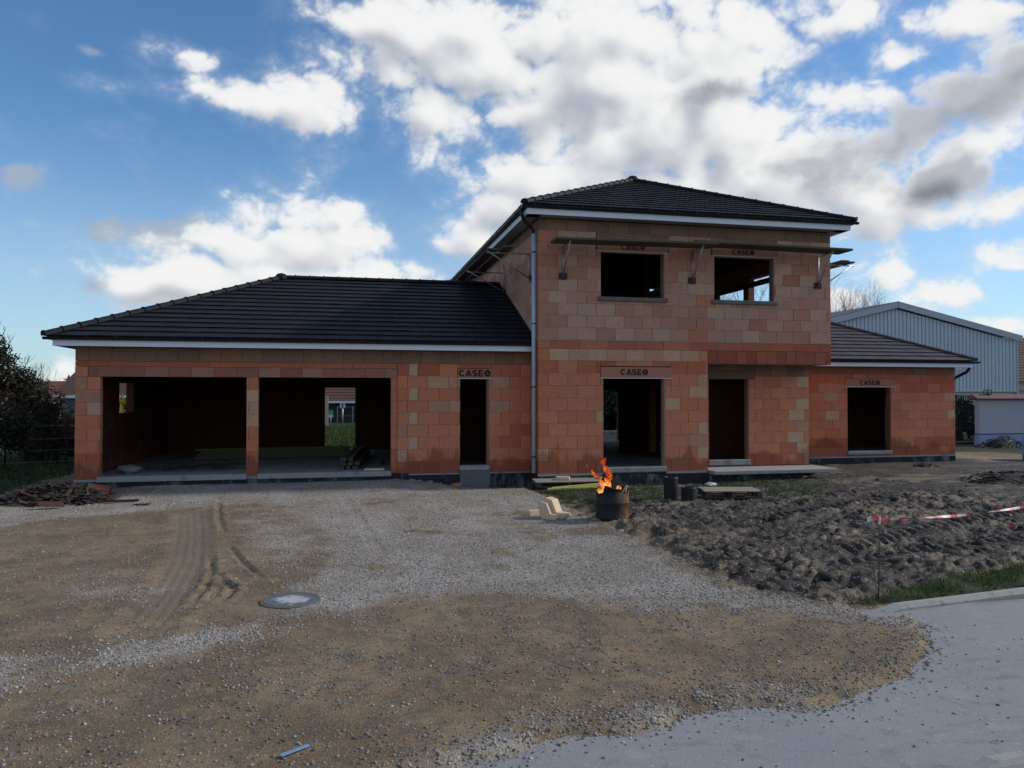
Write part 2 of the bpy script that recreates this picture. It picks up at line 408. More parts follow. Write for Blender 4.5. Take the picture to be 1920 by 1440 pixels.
# garage end wall, rear walls, inside
GW = (21.9, 1.47, 23.3, 2.28)
wall('wall', 'y', Y1+.206, 27.6, XG, .2, courses(.03, .2925, 8, .5, [(2.37, 3.05, .2, .6)]), [GW], lambda x, z, c: pick([(.10, .035, .022), (.085, .03, .02)]))  # end wall blocks coloured darker to stand in for the dim garage interior
def plain(name, m_, x0, x1, z0, z1, y0, y1, holes=(), along='x'):
    mb = MB()
    for r in sub_rects((x0, z0, x1, z1), list(holes)):
        if along == 'x': mb.box(r[0], y0, r[1], r[2], y1, r[3])
        else: mb.box(y0, r[0], r[1], y1, r[2], r[3])
    return P(mb, name, m_)
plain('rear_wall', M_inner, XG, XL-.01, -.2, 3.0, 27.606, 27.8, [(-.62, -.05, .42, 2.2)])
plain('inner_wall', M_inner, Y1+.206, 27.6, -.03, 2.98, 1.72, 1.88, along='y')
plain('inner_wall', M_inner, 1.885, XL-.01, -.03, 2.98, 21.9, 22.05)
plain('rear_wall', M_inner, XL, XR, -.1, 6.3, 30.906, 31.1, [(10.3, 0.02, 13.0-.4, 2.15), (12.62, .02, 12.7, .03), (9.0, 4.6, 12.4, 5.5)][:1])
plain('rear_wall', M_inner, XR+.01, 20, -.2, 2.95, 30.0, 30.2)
# rear bay continues beyond: the whole back of the living room is open
mb = MB(); mb.box(8.95, 24.0, -.03, 10.30, 24.16, 3.09); P(mb, 'inner_wall', M_inner)
mb = MB(); mb.box(9.94, 23.90, -.03, 10.16, 23.996, 2.35); P(mb, 'inner_door_post', simple('raw_wood_inside', (.55, .27, .12), .8, .2, 6))
mb = MB(); mb.box(8.16, 19.9, -.03, 8.30, 24.8, 3.09)
mb = MB(); mb.box(11.9, Y1+.21, -.03, 12.05, 24.0, 2.75); P(mb, 'inner_wall', M_inner)
mb = MB(); mb.box(9.5, 20.9, -.03, 12.04, 21.05, 2.75); P(mb, 'inner_wall', M_inner)
mb = MB(); mb.box(8.6, 21.1, 3.345, 8.78, 30.9, 6.3); P(mb, 'inner_wall', M_inner)
mb = MB(); mb.box(XL+.205, Y0+.226, 3.10, XR-.21, 30.9, 3.30); P(mb, 'upper_floor', M_inner)
mb = MB(); mb.box(11.36, 30.86, .03, 11.50, 30.905, 2.14, (.5, .35, .27)); P(mb, 'rear_post', M_block)
# roof timbers inside the upper floor
mb = MB()
for y in (20.2, 21.0, 22.4, 24.9): mb.beam((8.9, y, 6.25), (12.6, y, 6.25), .08, .2)
mb.beam((12.35, 19.2, 5.36), (12.35, 30.0, 5.36), .06, .16); mb.beam((11.6, 22.43, 3.35), (11.6, 22.43, 6.3), .16, .16)
P(mb, 'roof_timber', M_dkwood)
# ceilings
mb = MB(); mb.box(XG+.2, Y1+.21, 2.80, XL-.01, 27.6, 2.86); P(mb, 'garage_ceiling', M_dkwood)
# --- wing
XE = 19.62; WD = (15.62, .16, 17.20, 2.21)
def col_w(x, z, ci):
    r = random.random()
    if (14.6 < x < 15.3 or x > 19.1) and ci in (6, 4): return pick(PALE)
    if z > 2.1: return pick(RED if r < .6 else ORA)
    if z < .5: return pick(RED if r < .6 else ORA)
    return pick(ORA, .04)
wall('wall', 'x', XR+.01, XE, YW, .2, courses(.003, .29, 9, .5), [WD, (15.52, 2.21, 17.32, 2.47)], col_w, label='orange block front wall of the low right wing')
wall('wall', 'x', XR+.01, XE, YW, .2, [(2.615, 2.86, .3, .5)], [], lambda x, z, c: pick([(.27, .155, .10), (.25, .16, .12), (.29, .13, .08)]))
plain('end_wall', M_block, YW+.206, 30.0, 0, 2.86, XE-.2, XE, along='y')
plain('inner_wall', M_inner, XR+.01, XE-.21, -.03, 2.8, 24.6, 24.75)
mb = MB(); mb.box(XR+.01, YW+.21, 2.74, XE-.21, 29.99, 2.80); P(mb, 'wing_ceiling', M_dkwood)
# --- plinths and slabs
mb = MB(); mb.box(XG, Y1-.002, -.6, 1.15, Y1+.2, .028); P(mb, 'plinth', M_plinth, label='grey stained concrete plinth under the garage')
mb = MB(); mb.box(1.152, Y1-.003, -.7, XL-.005, Y1+.2, -.03); mb.box(1.152, Y1-.001, -.03, 1.58, Y1+.19, .028)
P(mb, 'plinth', M_plinth, label='black tarred plinth between garage and two storey part')
mb = MB(); mb.box(XL-.002, Y0-.003, -.7, XP, Y0+.2, -.055); P(mb, 'plinth', M_plinth)
mb = MB(); mb.box(XL, Y0+.21, -.7, XL+.2, Y1-.01, 0.0); P(mb, 'plinth', M_plinth)
mb = MB(); mb.box(XR+.02, YW-.003, -.7, XE, YW+.2, -.045); P(mb, 'plinth', M_plinth)
mb = MB(); mb.box(XE-.2, YW+.21, -.7, XE+.001, 30, -.03); P(mb, 'plinth', M_plinth)
mb = MB(); mb.box(XG, Y1+.21, -.6, XG+.19, 27.6, .02); P(mb, 'plinth', M_plinth)
mb = MB(); mb.box(XG-.01, Y1-.018, .005-.03, G1[0], Y1+.1, .030); P(mb, 'slab_edge', M_conc)
mb = MB(); mb.box(G1[2]+.02, Y1-.018, -.025, G2[0]-.02, Y1+.1, .030); P(mb, 'slab_edge', M_conc)
mb = MB(); mb.box(1.59, Y1-.012, -.03, GD[0]-.01, Y1+.1, .003); P(mb, 'slab_edge', M_conc)
mb = MB(); mb.box(GD[2]+.01, Y1-.012, -.03, XL-.01, Y1+.1, .003); P(mb, 'slab_edge', M_conc)
mb = MB(); mb.box(XL-.012, Y0-.014, -.052, D1[0]-.03, Y0+.1, .002); P(mb, 'slab_edge', M_conc)
mb = MB(); mb.box(D1[2]+.03, Y0-.014, -.052, XP-.03, Y0+.1, .002); P(mb, 'slab_edge', M_conc)
mb = MB(); mb.box(XR+.03, YW-.012, -.04, XE+.008, YW+.1, .003); P(mb, 'slab_edge', M_conc)
mb = MB()
mb.box(G1[0]-.06, Y1-.05, -.04, G1[2]+.015, Y1+.30, .085); mb.box(G2[0]-.015, Y1-.05, -.04, G2[2]+.01, Y1+.30, .085)
o = P(mb, 'threshold', M_pconc, label='pale concrete threshold across the garage openings'); bevel(o, .01)
mb = MB(); mb.box(XG+.21, Y1+.305, -.3, 1.71, 27.8, .055); P(mb, 'garage_floor', M_conc)
mb = MB(); mb.box(1.89, Y1+.21, -.3, XL-.01, 27.6, .05); mb.box(XL+.21, Y0+.225, -.3, XP-.21, 30.9, .05); mb.box(XP-.2, Y1+.21, -.3, XR-.21, 30.9, .05); mb.box(XR+.02, YW+.21, -.3, XE-.21, 29.9, .05)
P(mb, 'floor_slab', M_conc)
for nm, (a, y, z0, b, y2, z1) in dict(narrow=(GD[0]-.012, Y1-.03, .06, GD[2]+.04, Y1+.24, .18), main=(D1[0]-.02, Y0-.05, 0.005, D1[2]+.01, Y0+.26, .13), wing=(WD[0]-.02, YW-.05, .06, WD[2]+.02, YW+.24, .165), porch=(RD[0]-.02, Y1-.05, .055, RD[2]+.03, Y1+.24, .195)).items():
    mb = MB(); mb.box(a, y, z0, b, y2, z1); bevel(P(mb, 'door_sill', M_pconc), .008)
mb = MB(); mb.box(GD[0]-.01, Y1-.06, -.6, GD[2]+.03, Y1-.006, .055); P(mb, 'plinth', simple('stained_concrete', (.15, .15, .155), .85, .3, 3, dirt=(.06, .06, .065)))
mb = MB(); mb.box(XP+.01, 17.98, -.085, 12.72, Y1-.03, .012); bevel(P(mb, 'porch_slab', M_pconc), .01)
mb = MB(); mb.box(XP+.02, 18.25, -.6, 11.9, 18.45, -.09); P(mb, 'plinth', M_plinth)
mb = MB(); mb.box(12.67, Y1+.01, -.6, 12.81, YW-.01, -.02); P(mb, 'plinth', M_plinth)
# tan reveals inside openings
def reveal(op, y, depth=.2, zb=None, col=(.36, .24, .17)):
    mb = MB(); a, b, c, d = op
    mb.box(c-.03, y+.012, b, c-.001, y+depth-.01, d-.001, col)
    P(mb, 'reveal', M_score)
reveal(D1, Y0); reveal(W1, Y0, col=(.2, .15, .12)); reveal(W2, Y0, col=(.2, .15, .12)); reveal(RD, Y1, col=(.25, .16, .11)); reveal(GD, Y1, col=(.22, .16, .12)); reveal(WD, YW, col=(.2, .12, .08))
# window sills
for w in (W1, W2):
    mb = MB(); mb.box(w[0]-.09, Y0-.055, w[1]-.10, w[2]+.09, Y0+.19, w[1]+.003)
    bevel(P(mb, 'window_sill', simple('sill_concrete', (.15, .145, .125), .85, .25, 5)), .012)
# CASEO lintels
def letters(parent, cx, y, z, h):
    """stencilled capitals C A S E and a round emblem, built stroke by stroke"""
    mb = MB(); W_ = h*.25; lay = [0]; rr = random.Random(int(cx*100))
    def stroke(pts, w=W_):
        P_ = [Vector((a*h, 0, b*h)) for a, b in pts]; n = len(P_); L = []; Rt = []
        for i_, p in enumerate(P_):
            d = (P_[min(i_+1, n-1)]-P_[max(i_-1, 0)]).normalized(); nn = Vector((-d.z, 0, d.x))*w/2*rr.uniform(.9, 1.08); L.append(p+nn); Rt.append(p-nn)
        lay[0] += .00025; yy = -.002-lay[0]
        vs = [(X0+q.x, yy, q.z) for q in L+Rt]+[(X0+q.x, .001, q.z) for q in L+Rt]
        fs = [(i_, i_+1, n+i_+1, n+i_) for i_ in range(n-1)]+[(i_, 2*n+i_, 2*n+i_+1, i_+1) for i_ in range(n-1)]+[(n+i_, n+i_+1, 3*n+i_+1, 3*n+i_) for i_ in range(n-1)]
        mb.add(vs, fs)
    arc = lambda cx_, cz_, rx, rz, a0, a1, k=12: [(cx_+rx*math.cos(R(a0+(a1-a0)*i_/k)), cz_+rz*math.sin(R(a0+(a1-a0)*i_/k))) for i_ in range(k+1)]
    X0 = 0.; stroke(arc(.50, .5, .38, .385, 48, 312, 16))                       # C
    X0 = 1.02*h; stroke([(.12, 0), (.50, .97)]); stroke([(.88, 0), (.50, .97)]); stroke([(.30, .30), (.70, .30)], W_*.8)
    X0 = 2.02*h; stroke(arc(.45, .70, .30, .19, 25, 270, 10)+arc(.45, .31, .32, .19, 90, -150, 10)[1:], W_*.92)
    X0 = 2.98*h; stroke([(.16, 0), (.16, 1)]); stroke([(.1, .11), (.78, .11)], W_*.85); stroke([(.1, .5), (.70, .5)], W_*.75); stroke([(.1, .89), (.78, .89)], W_*.85)
    X0 = 3.92*h; stroke(arc(.52, .5, .36, .36, 0, 361, 22), W_*1.2); stroke([(.2, .5), (.84, .5)], W_*.6)
    tot = 4.85*h
    mb.v = [(a-tot/2, b, c) for a, b, c in mb.v]
    k = mb.build('lettering', M_ink, None); return k
def caseo(op, y, ext, hh, th=.15, lab=None, dx=0):
    a, b, c, d = op; mb = MB()
    mb.box(a-ext[0], y-.012, d+.008, c+ext[1], y+.19, d+hh)
    o = P(mb, 'lintel', M_lintel, label=lab); letters_par = o
    k = letters(None, (a+c)/2+dx, y-.016, d+.01+hh*.5, th); k.parent = o; k.location = ((a+c)/2+dx, y-.0155, d+.01+hh*.5-th/2)
    o2 = MB(); o2.box(a-ext[0]-.03, y-.022, d-.012, c+ext[1]+.03, y+.185, d+.006); P(o2, 'lintel_strip', simple('white_strip', (.62, .6, .57), .6, .05))
caseo(D1, Y0, (.07, .16), .28, .15, 'lintel stencilled with black lettering above the wide ground floor opening', -.02)
caseo(W1, Y0, (.10, .10), .21, .13, 'lintel lettering half hidden by the plank above the left upper window')
caseo(W2, Y0, (.06, .08), .21, .13, 'lintel lettering half hidden by the plank above the right upper window', -.05)
caseo(GD, Y1, (.06, .09), .24, .165, 'lintel with large black lettering above the narrow doorway')
caseo(WD, YW, (.10, .12), .25, .15, 'lintel with lettering above the doorway of the right wing', -.0)

# ---------------- roofs
SL = .45
def slope_mesh(mb, A, e, up, L, Rr, smax, row=.335, riser=.031, amp=.006, base=0.0):
    """tile rows: A eave origin, e along-eave unit, up in-slope unit; L(s),R(s) bounds in metres"""
    A, e, up = Vector(A), Vector(e), Vector(up); nrm = e.cross(up).normalized()
    if nrm.z < 0: nrm = -nrm
    n = max(1, round(smax/row)); row = smax/n
    for k in range(n):
        s0, s1 = k*row-.02, (k+1)*row
        l0, r0, l1, r1 = L(max(s0, 0)), Rr(max(s0, 0)), L(s1), Rr(s1)
        if r0-l0 < .02: break
        r1 = max(r1, l1+.001)
        cnt = max(1, int((r0-l0)/.075)); st = len(mb.v); sh = (.15 if k % 2 else 0); jit = 0
        for j in range(cnt+1):
            f = j/cnt; x0 = l0+(r0-l0)*f; x1 = l1+(r1-l1)*f
            for x, s_, h in ((x0, s0, base), (x0, s0, riser+base), (x1, s1, base)):
                ph = (x+sh) % .30
                w = amp*(1.0 if ph < .07 or .15 < ph < .22 else 0.0) if h > base else 0
                ti = int((x+sh)//.30); 
                q = (math.sin(ti*12.9898+k*78.233)*43758.5453) % 1.0
                hh = h+w+(q-.5)*.007 if h > base else h
                mb.v.append(tuple(A+e*x+up*s_+nrm*hh))
        for j in range(cnt):
            a = st+j*3; b = a+3
            mb.f += [(a, b, b+1, a+1), (a+1, b+1, b+2, a+2)]; tq = int((l0+(r0-l0)*(j+.5)/cnt+sh)//.30); tv = .7+.5*((math.sin(tq*91.7+k*37.3)*15731.7) % 1.0); mb.c += [(tv, tv, tv)]*2
def ridge_line(mb, p, q, r=.12, seg=.40):
    p, q = Vector(p), Vector(q); L = (q-p).length; n = max(1, round(L/seg)); d = (q-p).normalized()
    side = d.cross(Vector((0, 0, 1))).normalized(); up = side.cross(d).normalized()
    for k in range(n):
        a = p+d*(L*k/n-.02); b = p+d*(L*(k+1)/n+.03)
        prof = [(0, r), (.06, r), (.08, r*.84), (1, r*.80)]
        base = len(mb.v); m_ = 8
        for (t, rr) in prof:
            c = a.lerp(b, t)
            for i in range(m_+1):
                th = math.pi*(1.12*i/m_-.06)
                mb.v.append(tuple(c+side*(rr*math.cos(th))+up*(rr*math.sin(th)*.85)))
        for i in range(len(prof)-1):
            for j in range(m_):
                f0 = base+i*(m_+1)+j; mb.f.append((f0, f0+1, f0+m_+2, f0+m_+1)); mb.c.append((1, 1, 1))
        mb.f.append(tuple(base+j for j in range(m_+1))); mb.c.append((1, 1, 1))
def hip_roof(x0, x1, y0, y1, ze, left=True, right=True, m_=None, rr=.12, back=True):
    h = (y1-y0)/2 if not (left and right) else min((x1-x0), (y1-y0))/2
    k = math.sqrt(1+SL*SL); u = 1/k; w = SL/k; obs = []
    def put(A, e, up, L, Rr, smax):
        mb = MB(); slope_mesh(mb, A, e, up, L, Rr, smax); o = P(mb, 'roof', m_ or M_tile); obs.append(o); return o
    sm = h*k; zt = ze+h*SL
    f = put((x0, y0, ze), (1, 0, 0), (0, u, w), (lambda s: s*u if left else 0), (lambda s: (x1-x0)-(s*u if right else 0)), sm)
    if back: put((x0, y1, ze), (1, 0, 0), (0, -u, w), (lambda s: s*u if left else 0), (lambda s: (x1-x0)-(s*u if right else 0)), sm)
    if left: put((x0, y0, ze), (0, 1, 0), (u, 0, w), lambda s: s*u, lambda s: (y1-y0)-s*u, sm)
    if right: put((x1, y0, ze), (0, 1, 0), (-u, 0, w), lambda s: s*u, lambda s: (y1-y0)-s*u, sm)
    # ridge and hips
    if (x1-x0) >= (y1-y0) or not (left and right):
        a = Vector((x0+(h if left else 0), y0+h, zt)); b = Vector((x1-(h if right else 0), y0+h, zt))
    else:
        a = Vector(((x0+x1)/2, y0+h, zt)); b = Vector(((x0+x1)/2, y1-h, zt))
    up = Vector((0, 0, .02))
    lines = []
    if (b-a).length > .3: lines.append((a, b))
    if left: lines.append(((x0, y0, ze), a)); lines.append(((x0, y1, ze), a if (x1-x0) >= (y1-y0) or not right else b))
    if right: lines.append(((x1, y0, ze), b if (x1-x0) >= (y1-y0) or not left else a)); lines.append(((x1, y1, ze), b))
    for p, q in lines:
        mb = MB(); ridge_line(mb, Vector(p)+up, Vector(q)+up, rr); o = mb.build('ridge_tiles', m_ or M_tile, None); o.parent = f
    for q in ([a] if left or True else []):
        mb = MB()
        mb.tube([q+Vector((0, 0, -.02)), q+Vector((0, 0, .06)), q+Vector((0, 0, .13)), q+Vector((0, 0, .16))], [.19, .18, .12, .02], 12)
        o = mb.build('ridge_cap', m_ or M_tile, None); o.parent = f
    return f, a, b
hip_roof(4.24, 13.26, 17.86, 31.3, 6.56, m_=M_tile, rr=.11)
hip_roof(-6.40, XL-.02, 18.63, 27.9, 3.26, left=True, right=False)
hip_roof(XR+.02, 20.04, 21.03, 29.5, 3.06, left=False, right=True, m_=M_tile_sunlit, rr=.10)
# gutters: U channel swept along a line
def gutter(p, q, out, r=.062):
    p, q, out = Vector(p), Vector(q), Vector(out); mb = MB(); up = Vector((0, 0, 1)); base = 0
    prof = []
    for i in range(9):
        t = math.pi*i/8; prof.append((math.cos(t)*r, -math.sin(t)*r))
    for i in range(9):
        t = math.pi*(8-i)/8; prof.append((math.cos(t)*(r-.006), -math.sin(t)*(r-.006)))
    for c in (p, q):
        for (a, b) in prof: mb.v.append(tuple(c+out*a+up*b))
    n = len(prof)
    for i in range(n): mb.f.append((i, (i+1) % n, n+(i+1) % n, n+i)); mb.c.append((1, 1, 1))
    # end caps
    mb.f.append(tuple(range(9))); mb.f.append(tuple(n+i for i in range(8, -1, -1))); mb.c += [(1, 1, 1)]*2
    # brackets
    L = (q-p).length; d = (q-p).normalized(); k = int(L/.6)
    for i in range(k):
        c = p+d*(.3+i*.6); mb.beam(c+out*(r+.002)+up*(-.015), c+out*(r+.002)+up*.02, .03, .006)
    return P(mb, 'gutter', M_black)
def eaves(p0, p1, out, zb, wallgap, fh=.14):
    """fascia board whose outer face lies on p0-p1; soffit runs back to the wall"""
    mb = MB(); (x0, y0), (x1, y1) = p0, p1; ox, oy = out; t = .025
    a = (min(x0, x1, x0-ox*t, x1-ox*t), min(y0, y1, y0-oy*t, y1-oy*t)); b = (max(x0, x1, x0-ox*t, x1-ox*t), max(y0, y1, y0-oy*t, y1-oy*t))
    mb.box(a[0], a[1], zb, b[0], b[1], zb+fh); P(mb, 'fascia', M_white)
    mb = MB(); q = (x0-ox*(t+.002), y0-oy*(t+.002)); r_ = (x1-ox*wallgap, y1-oy*wallgap)
    mb.box(min(q[0], r_[0]), min(q[1], r_[1]), zb+.012, max(q[0], r_[0]), max(q[1], r_[1]), zb+.03); P(mb, 'soffit', M_soffit)
# tower
eaves((4.32, 17.94), (13.16, 17.94), (0, -1), 6.325, .385)
eaves((4.32, 17.967), (4.32, 31.2), (-1, 0), 6.325, .375)
eaves((13.16, 17.967), (13.16, 31.2), (1, 0), 6.325, .335)
gutter((4.18, 17.88, 6.53), (13.34, 17.88, 6.53), (0, -1, 0)); gutter((4.26, 17.9, 6.53), (4.26, 31.2, 6.53), (-1, 0, 0)); gutter((13.22, 17.9, 6.53), (13.22, 31.2, 6.53), (1, 0, 0))
# garage
eaves((-6.27, 18.72), (XL-.02, 18.72), (0, -1), 3.045, .375)
eaves((-6.27, 18.747), (-6.27, 27.9), (-1, 0), 3.045, .335)
gutter((-6.44, 18.655, 3.235), (XL-.02, 18.655, 3.235), (0, -1, 0)); gutter((-6.335, 18.7, 3.235), (-6.335, 27.9, 3.235), (-1, 0, 0))
# wing
eaves((XR-.52, 21.12), (19.95, 21.12), (0, -1), 2.845, .37)
eaves((19.95, 21.147), (19.95, 29.6), (1, 0), 2.845, .32)
gutter((XR+.02, 21.055, 3.03), (20.15, 21.055, 3.03), (0, -1, 0)); gutter((20.015, 21.1, 3.03), (20.015, 29.6, 3.03), (1, 0, 0))
# lead flashing where the garage roof meets the wall
mb = MB(); mb.beam((4.685, 18.66, 3.33), (4.685, 23.27, 5.40), .012, .12); P(mb, 'flashing', M_black)
# downpipes
mb = MB(); mb.tube([(4.26, 18.25, 6.50), (4.26, 18.25, 6.36), (4.30, 18.27, 6.27), (4.52, 18.42, 6.12), (4.60, 18.47, 6.05), (4.61, 18.48, 5.93)], .042, 12); P(mb, 'pipe_elbow', M_black, True)
mb = MB(); mb.tube([(4.612, 18.48, 5.96), (4.612, 18.48, .02)], .048, 14); dp = P(mb, 'downpipe', M_zinc, True)
for z in (5.5, 3.72, 2.15, .42):
    mb = MB(); mb.tube([(4.612, 18.48, z-.014), (4.612, 18.48, z+.014)], .055, 14); o = mb.build('pipe_clamp', M_black, None); o.parent = dp
mb = MB(); mb.tube([(19.98, 21.3, 2.97), (19.98, 21.3, 2.80), (19.93, 21.35, 2.70), (19.72, 21.6, 2.52), (19.69, 21.66, 2.42), (19.69, 21.68, .1)], .05, 12); P(mb, 'downpipe', M_black, True)
mb = MB(); mb.tube([(4.26, 25.0, 6.50), (4.26, 25.0, 6.3), (4.5, 25.0, 6.1), (4.62, 25, 6.0)], .042, 10); P(mb, 'pipe_elbow', M_black, True)

# ================================================================== GROUND
def perlin(x, y, seed=0):
    rs = np.random.default_rng(seed); perm = rs.permutation(4096); ang = rs.random(4096)*2*np.pi
    xi = np.floor(x).astype(np.int64); yi = np.floor(y).astype(np.int64); xf = x-xi; yf = y-yi
    def gr(ix, iy, dx, dy):
        h = perm[(perm[ix & 4095]+iy) & 4095]; a = ang[h]; return np.cos(a)*dx+np.sin(a)*dy
    u = xf**3*(xf*(xf*6-15)+10); v = yf**3*(yf*(yf*6-15)+10)
    n00 = gr(xi, yi, xf, yf); n10 = gr(xi+1, yi, xf-1, yf); n01 = gr(xi, yi+1, xf, yf-1); n11 = gr(xi+1, yi+1, xf-1, yf-1)
    return (n00*(1-u)+n10*u)*(1-v)+(n01*(1-u)+n11*u)*v
def fbm(x, y, sc, octv=4, seed=0, rough=.5):
    a = 1; t = np.zeros_like(x); s = 0
    for i in range(octv): t += a*perlin(x*sc, y*sc, seed+i); s += a; a *= rough; sc *= 2.03
    return t/s*1.6
def sdist(px, py, poly):
    """signed distance, positive inside"""
    d = np.full(px.shape, 1e9); ins = np.zeros(px.shape, bool); n = len(poly)
    for i in range(n):
        x0, y0 = poly[i]; x1, y1 = poly[(i+1) % n]; ex, ey = x1-x0, y1-y0
        t = np.clip(((px-x0)*ex+(py-y0)*ey)/(ex*ex+ey*ey+1e-12), 0, 1)
        d = np.minimum(d, np.hypot(px-x0-t*ex, py-y0-t*ey))
        c = ((y0 > py) != (y1 > py)) & (px < (x1-x0)*(py-y0)/((y1-y0) if y1 != y0 else 1e-12)+x0)
        ins ^= c
    return np.where(ins, d, -d)
def G(pts): return [g(*p) for p in pts]
def sstep(x, a, b):
    t = np.clip((x-a)/(b-a), 0, 1); return t*t*(3-2*t)
MUD = G([(1010, 925), (1090, 940), (1130, 985), (1200, 1000), (1255, 1030), (1300, 1065), (1400, 1112), (1520, 1132), (1610, 1136), (1700, 1118), (1800, 1088), (1920, 1062), (2150, 1030)])+[(22, 11), (24, 21), (20.5, 22.5), (12.8, 21.4), (12.6, 18.9), (9.5, 17.8), (4.4, 18.1)]
VERGE = G([(1585, 1140), (1640, 1143), (1760, 1128), (1920, 1108), (2300, 1075), (2300, 1010), (2000, 1050), (1920, 1062), (1800, 1086), (1700, 1108), (1640, 1120)])
ROADEDGE = G([(760, 1470), (880, 1436), (960, 1424), (1010, 1402), (1080, 1386), (1180, 1382), (1250, 1369), (1300, 1345), (1360, 1335), (1440, 1330), (1530, 1338), (1580, 1325), (1650, 1290), (1705, 1270), (1740, 1240), (1752, 1205), (1735, 1170), (1700, 1158), (1640, 1160)])
DRIVE = ROADEDGE+[(5.2, 7.3), (4.6, 8.2), (4, 30), (-14, 30), (-14, 2.2), (-4, 2.4), (0.2, 4.0)]
GRAV = [G([(0, 955), (150, 950), (250, 930), (330, 905), (730, 897), (990, 915), (1090, 955), (1130, 988), (1190, 1003), (1250, 1040), (1330, 1085), (1420, 1120), (1600, 1142), (1720, 1160), (1735, 1195), (1600, 1168), (1400, 1150), (1200, 1148), (1000, 1128), (860, 1118), (740, 1132), (660, 1160), (560, 1152), (520, 1110), (600, 1070), (610, 1010), (560, 960), (470, 948), (330, 955), (170, 972), (0, 992), (-200, 1000), (-200, 960)]),
        G([(-300, 1330), (-300, 1260), (0, 1238), (150, 1222), (300, 1208), (400, 1185), (480, 1165), (560, 1158), (520, 1190), (420, 1222), (300, 1245), (150, 1270), (0, 1302)]),
        G([(1080, 1390), (1240, 1372), (1330, 1345), (1540, 1340), (1500, 1310), (1400, 1305), (1250, 1320), (1130, 1350), (900, 1400), (820, 1440), (900, 1434)]),
        G([(100, 1115), (200, 1100), (240, 1108), (160, 1128)]), G([(240, 1130), (300, 1105), (320, 1112), (270, 1142)]), G([(430, 955), (600, 950), (640, 1080), (560, 1110), (470, 1060)])]
SPARSE = [G([(1000, 925), (1080, 905), (1240, 900), (1250, 950), (1130, 965), (1060, 950)]), G([(1300, 905), (1420, 900), (1560, 905), (1560, 935), (1430, 945), (1420, 925), (1300, 920)])]
TRACK = G([(308, 965), (415, 963), (400, 1040), (385, 1090), (352, 1130), (330, 1160), (240, 1165), (270, 1120), (300, 1070), (318, 1020)])
def axis(lo, hi, step_f, fine_lo, fine_hi, far):
    a = [fine_lo]; 
    while a[-1] < fine_hi: a.append(a[-1]+step_f(a[-1]))
    st = step_f(fine_hi); up = []
    x = a[-1]
    while x < hi: st *= far; x += st; up.append(x)
    st = step_f(fine_lo); dn = []; x = a[0]
    while x > lo: st *= far; x -= st; dn.append(x)
    return np.array(dn[::-1]+a+up)
ax = axis(-2500, 2500, lambda x: .036, -8.0, 13.5, 1.22)
ay = axis(-2500, 4000, lambda y: .022 if y < 7.5 else (.03 if y < 11 else .045), 3.4, 19.3, 1.22)
GX, GY = np.meshgrid(ax, ay)
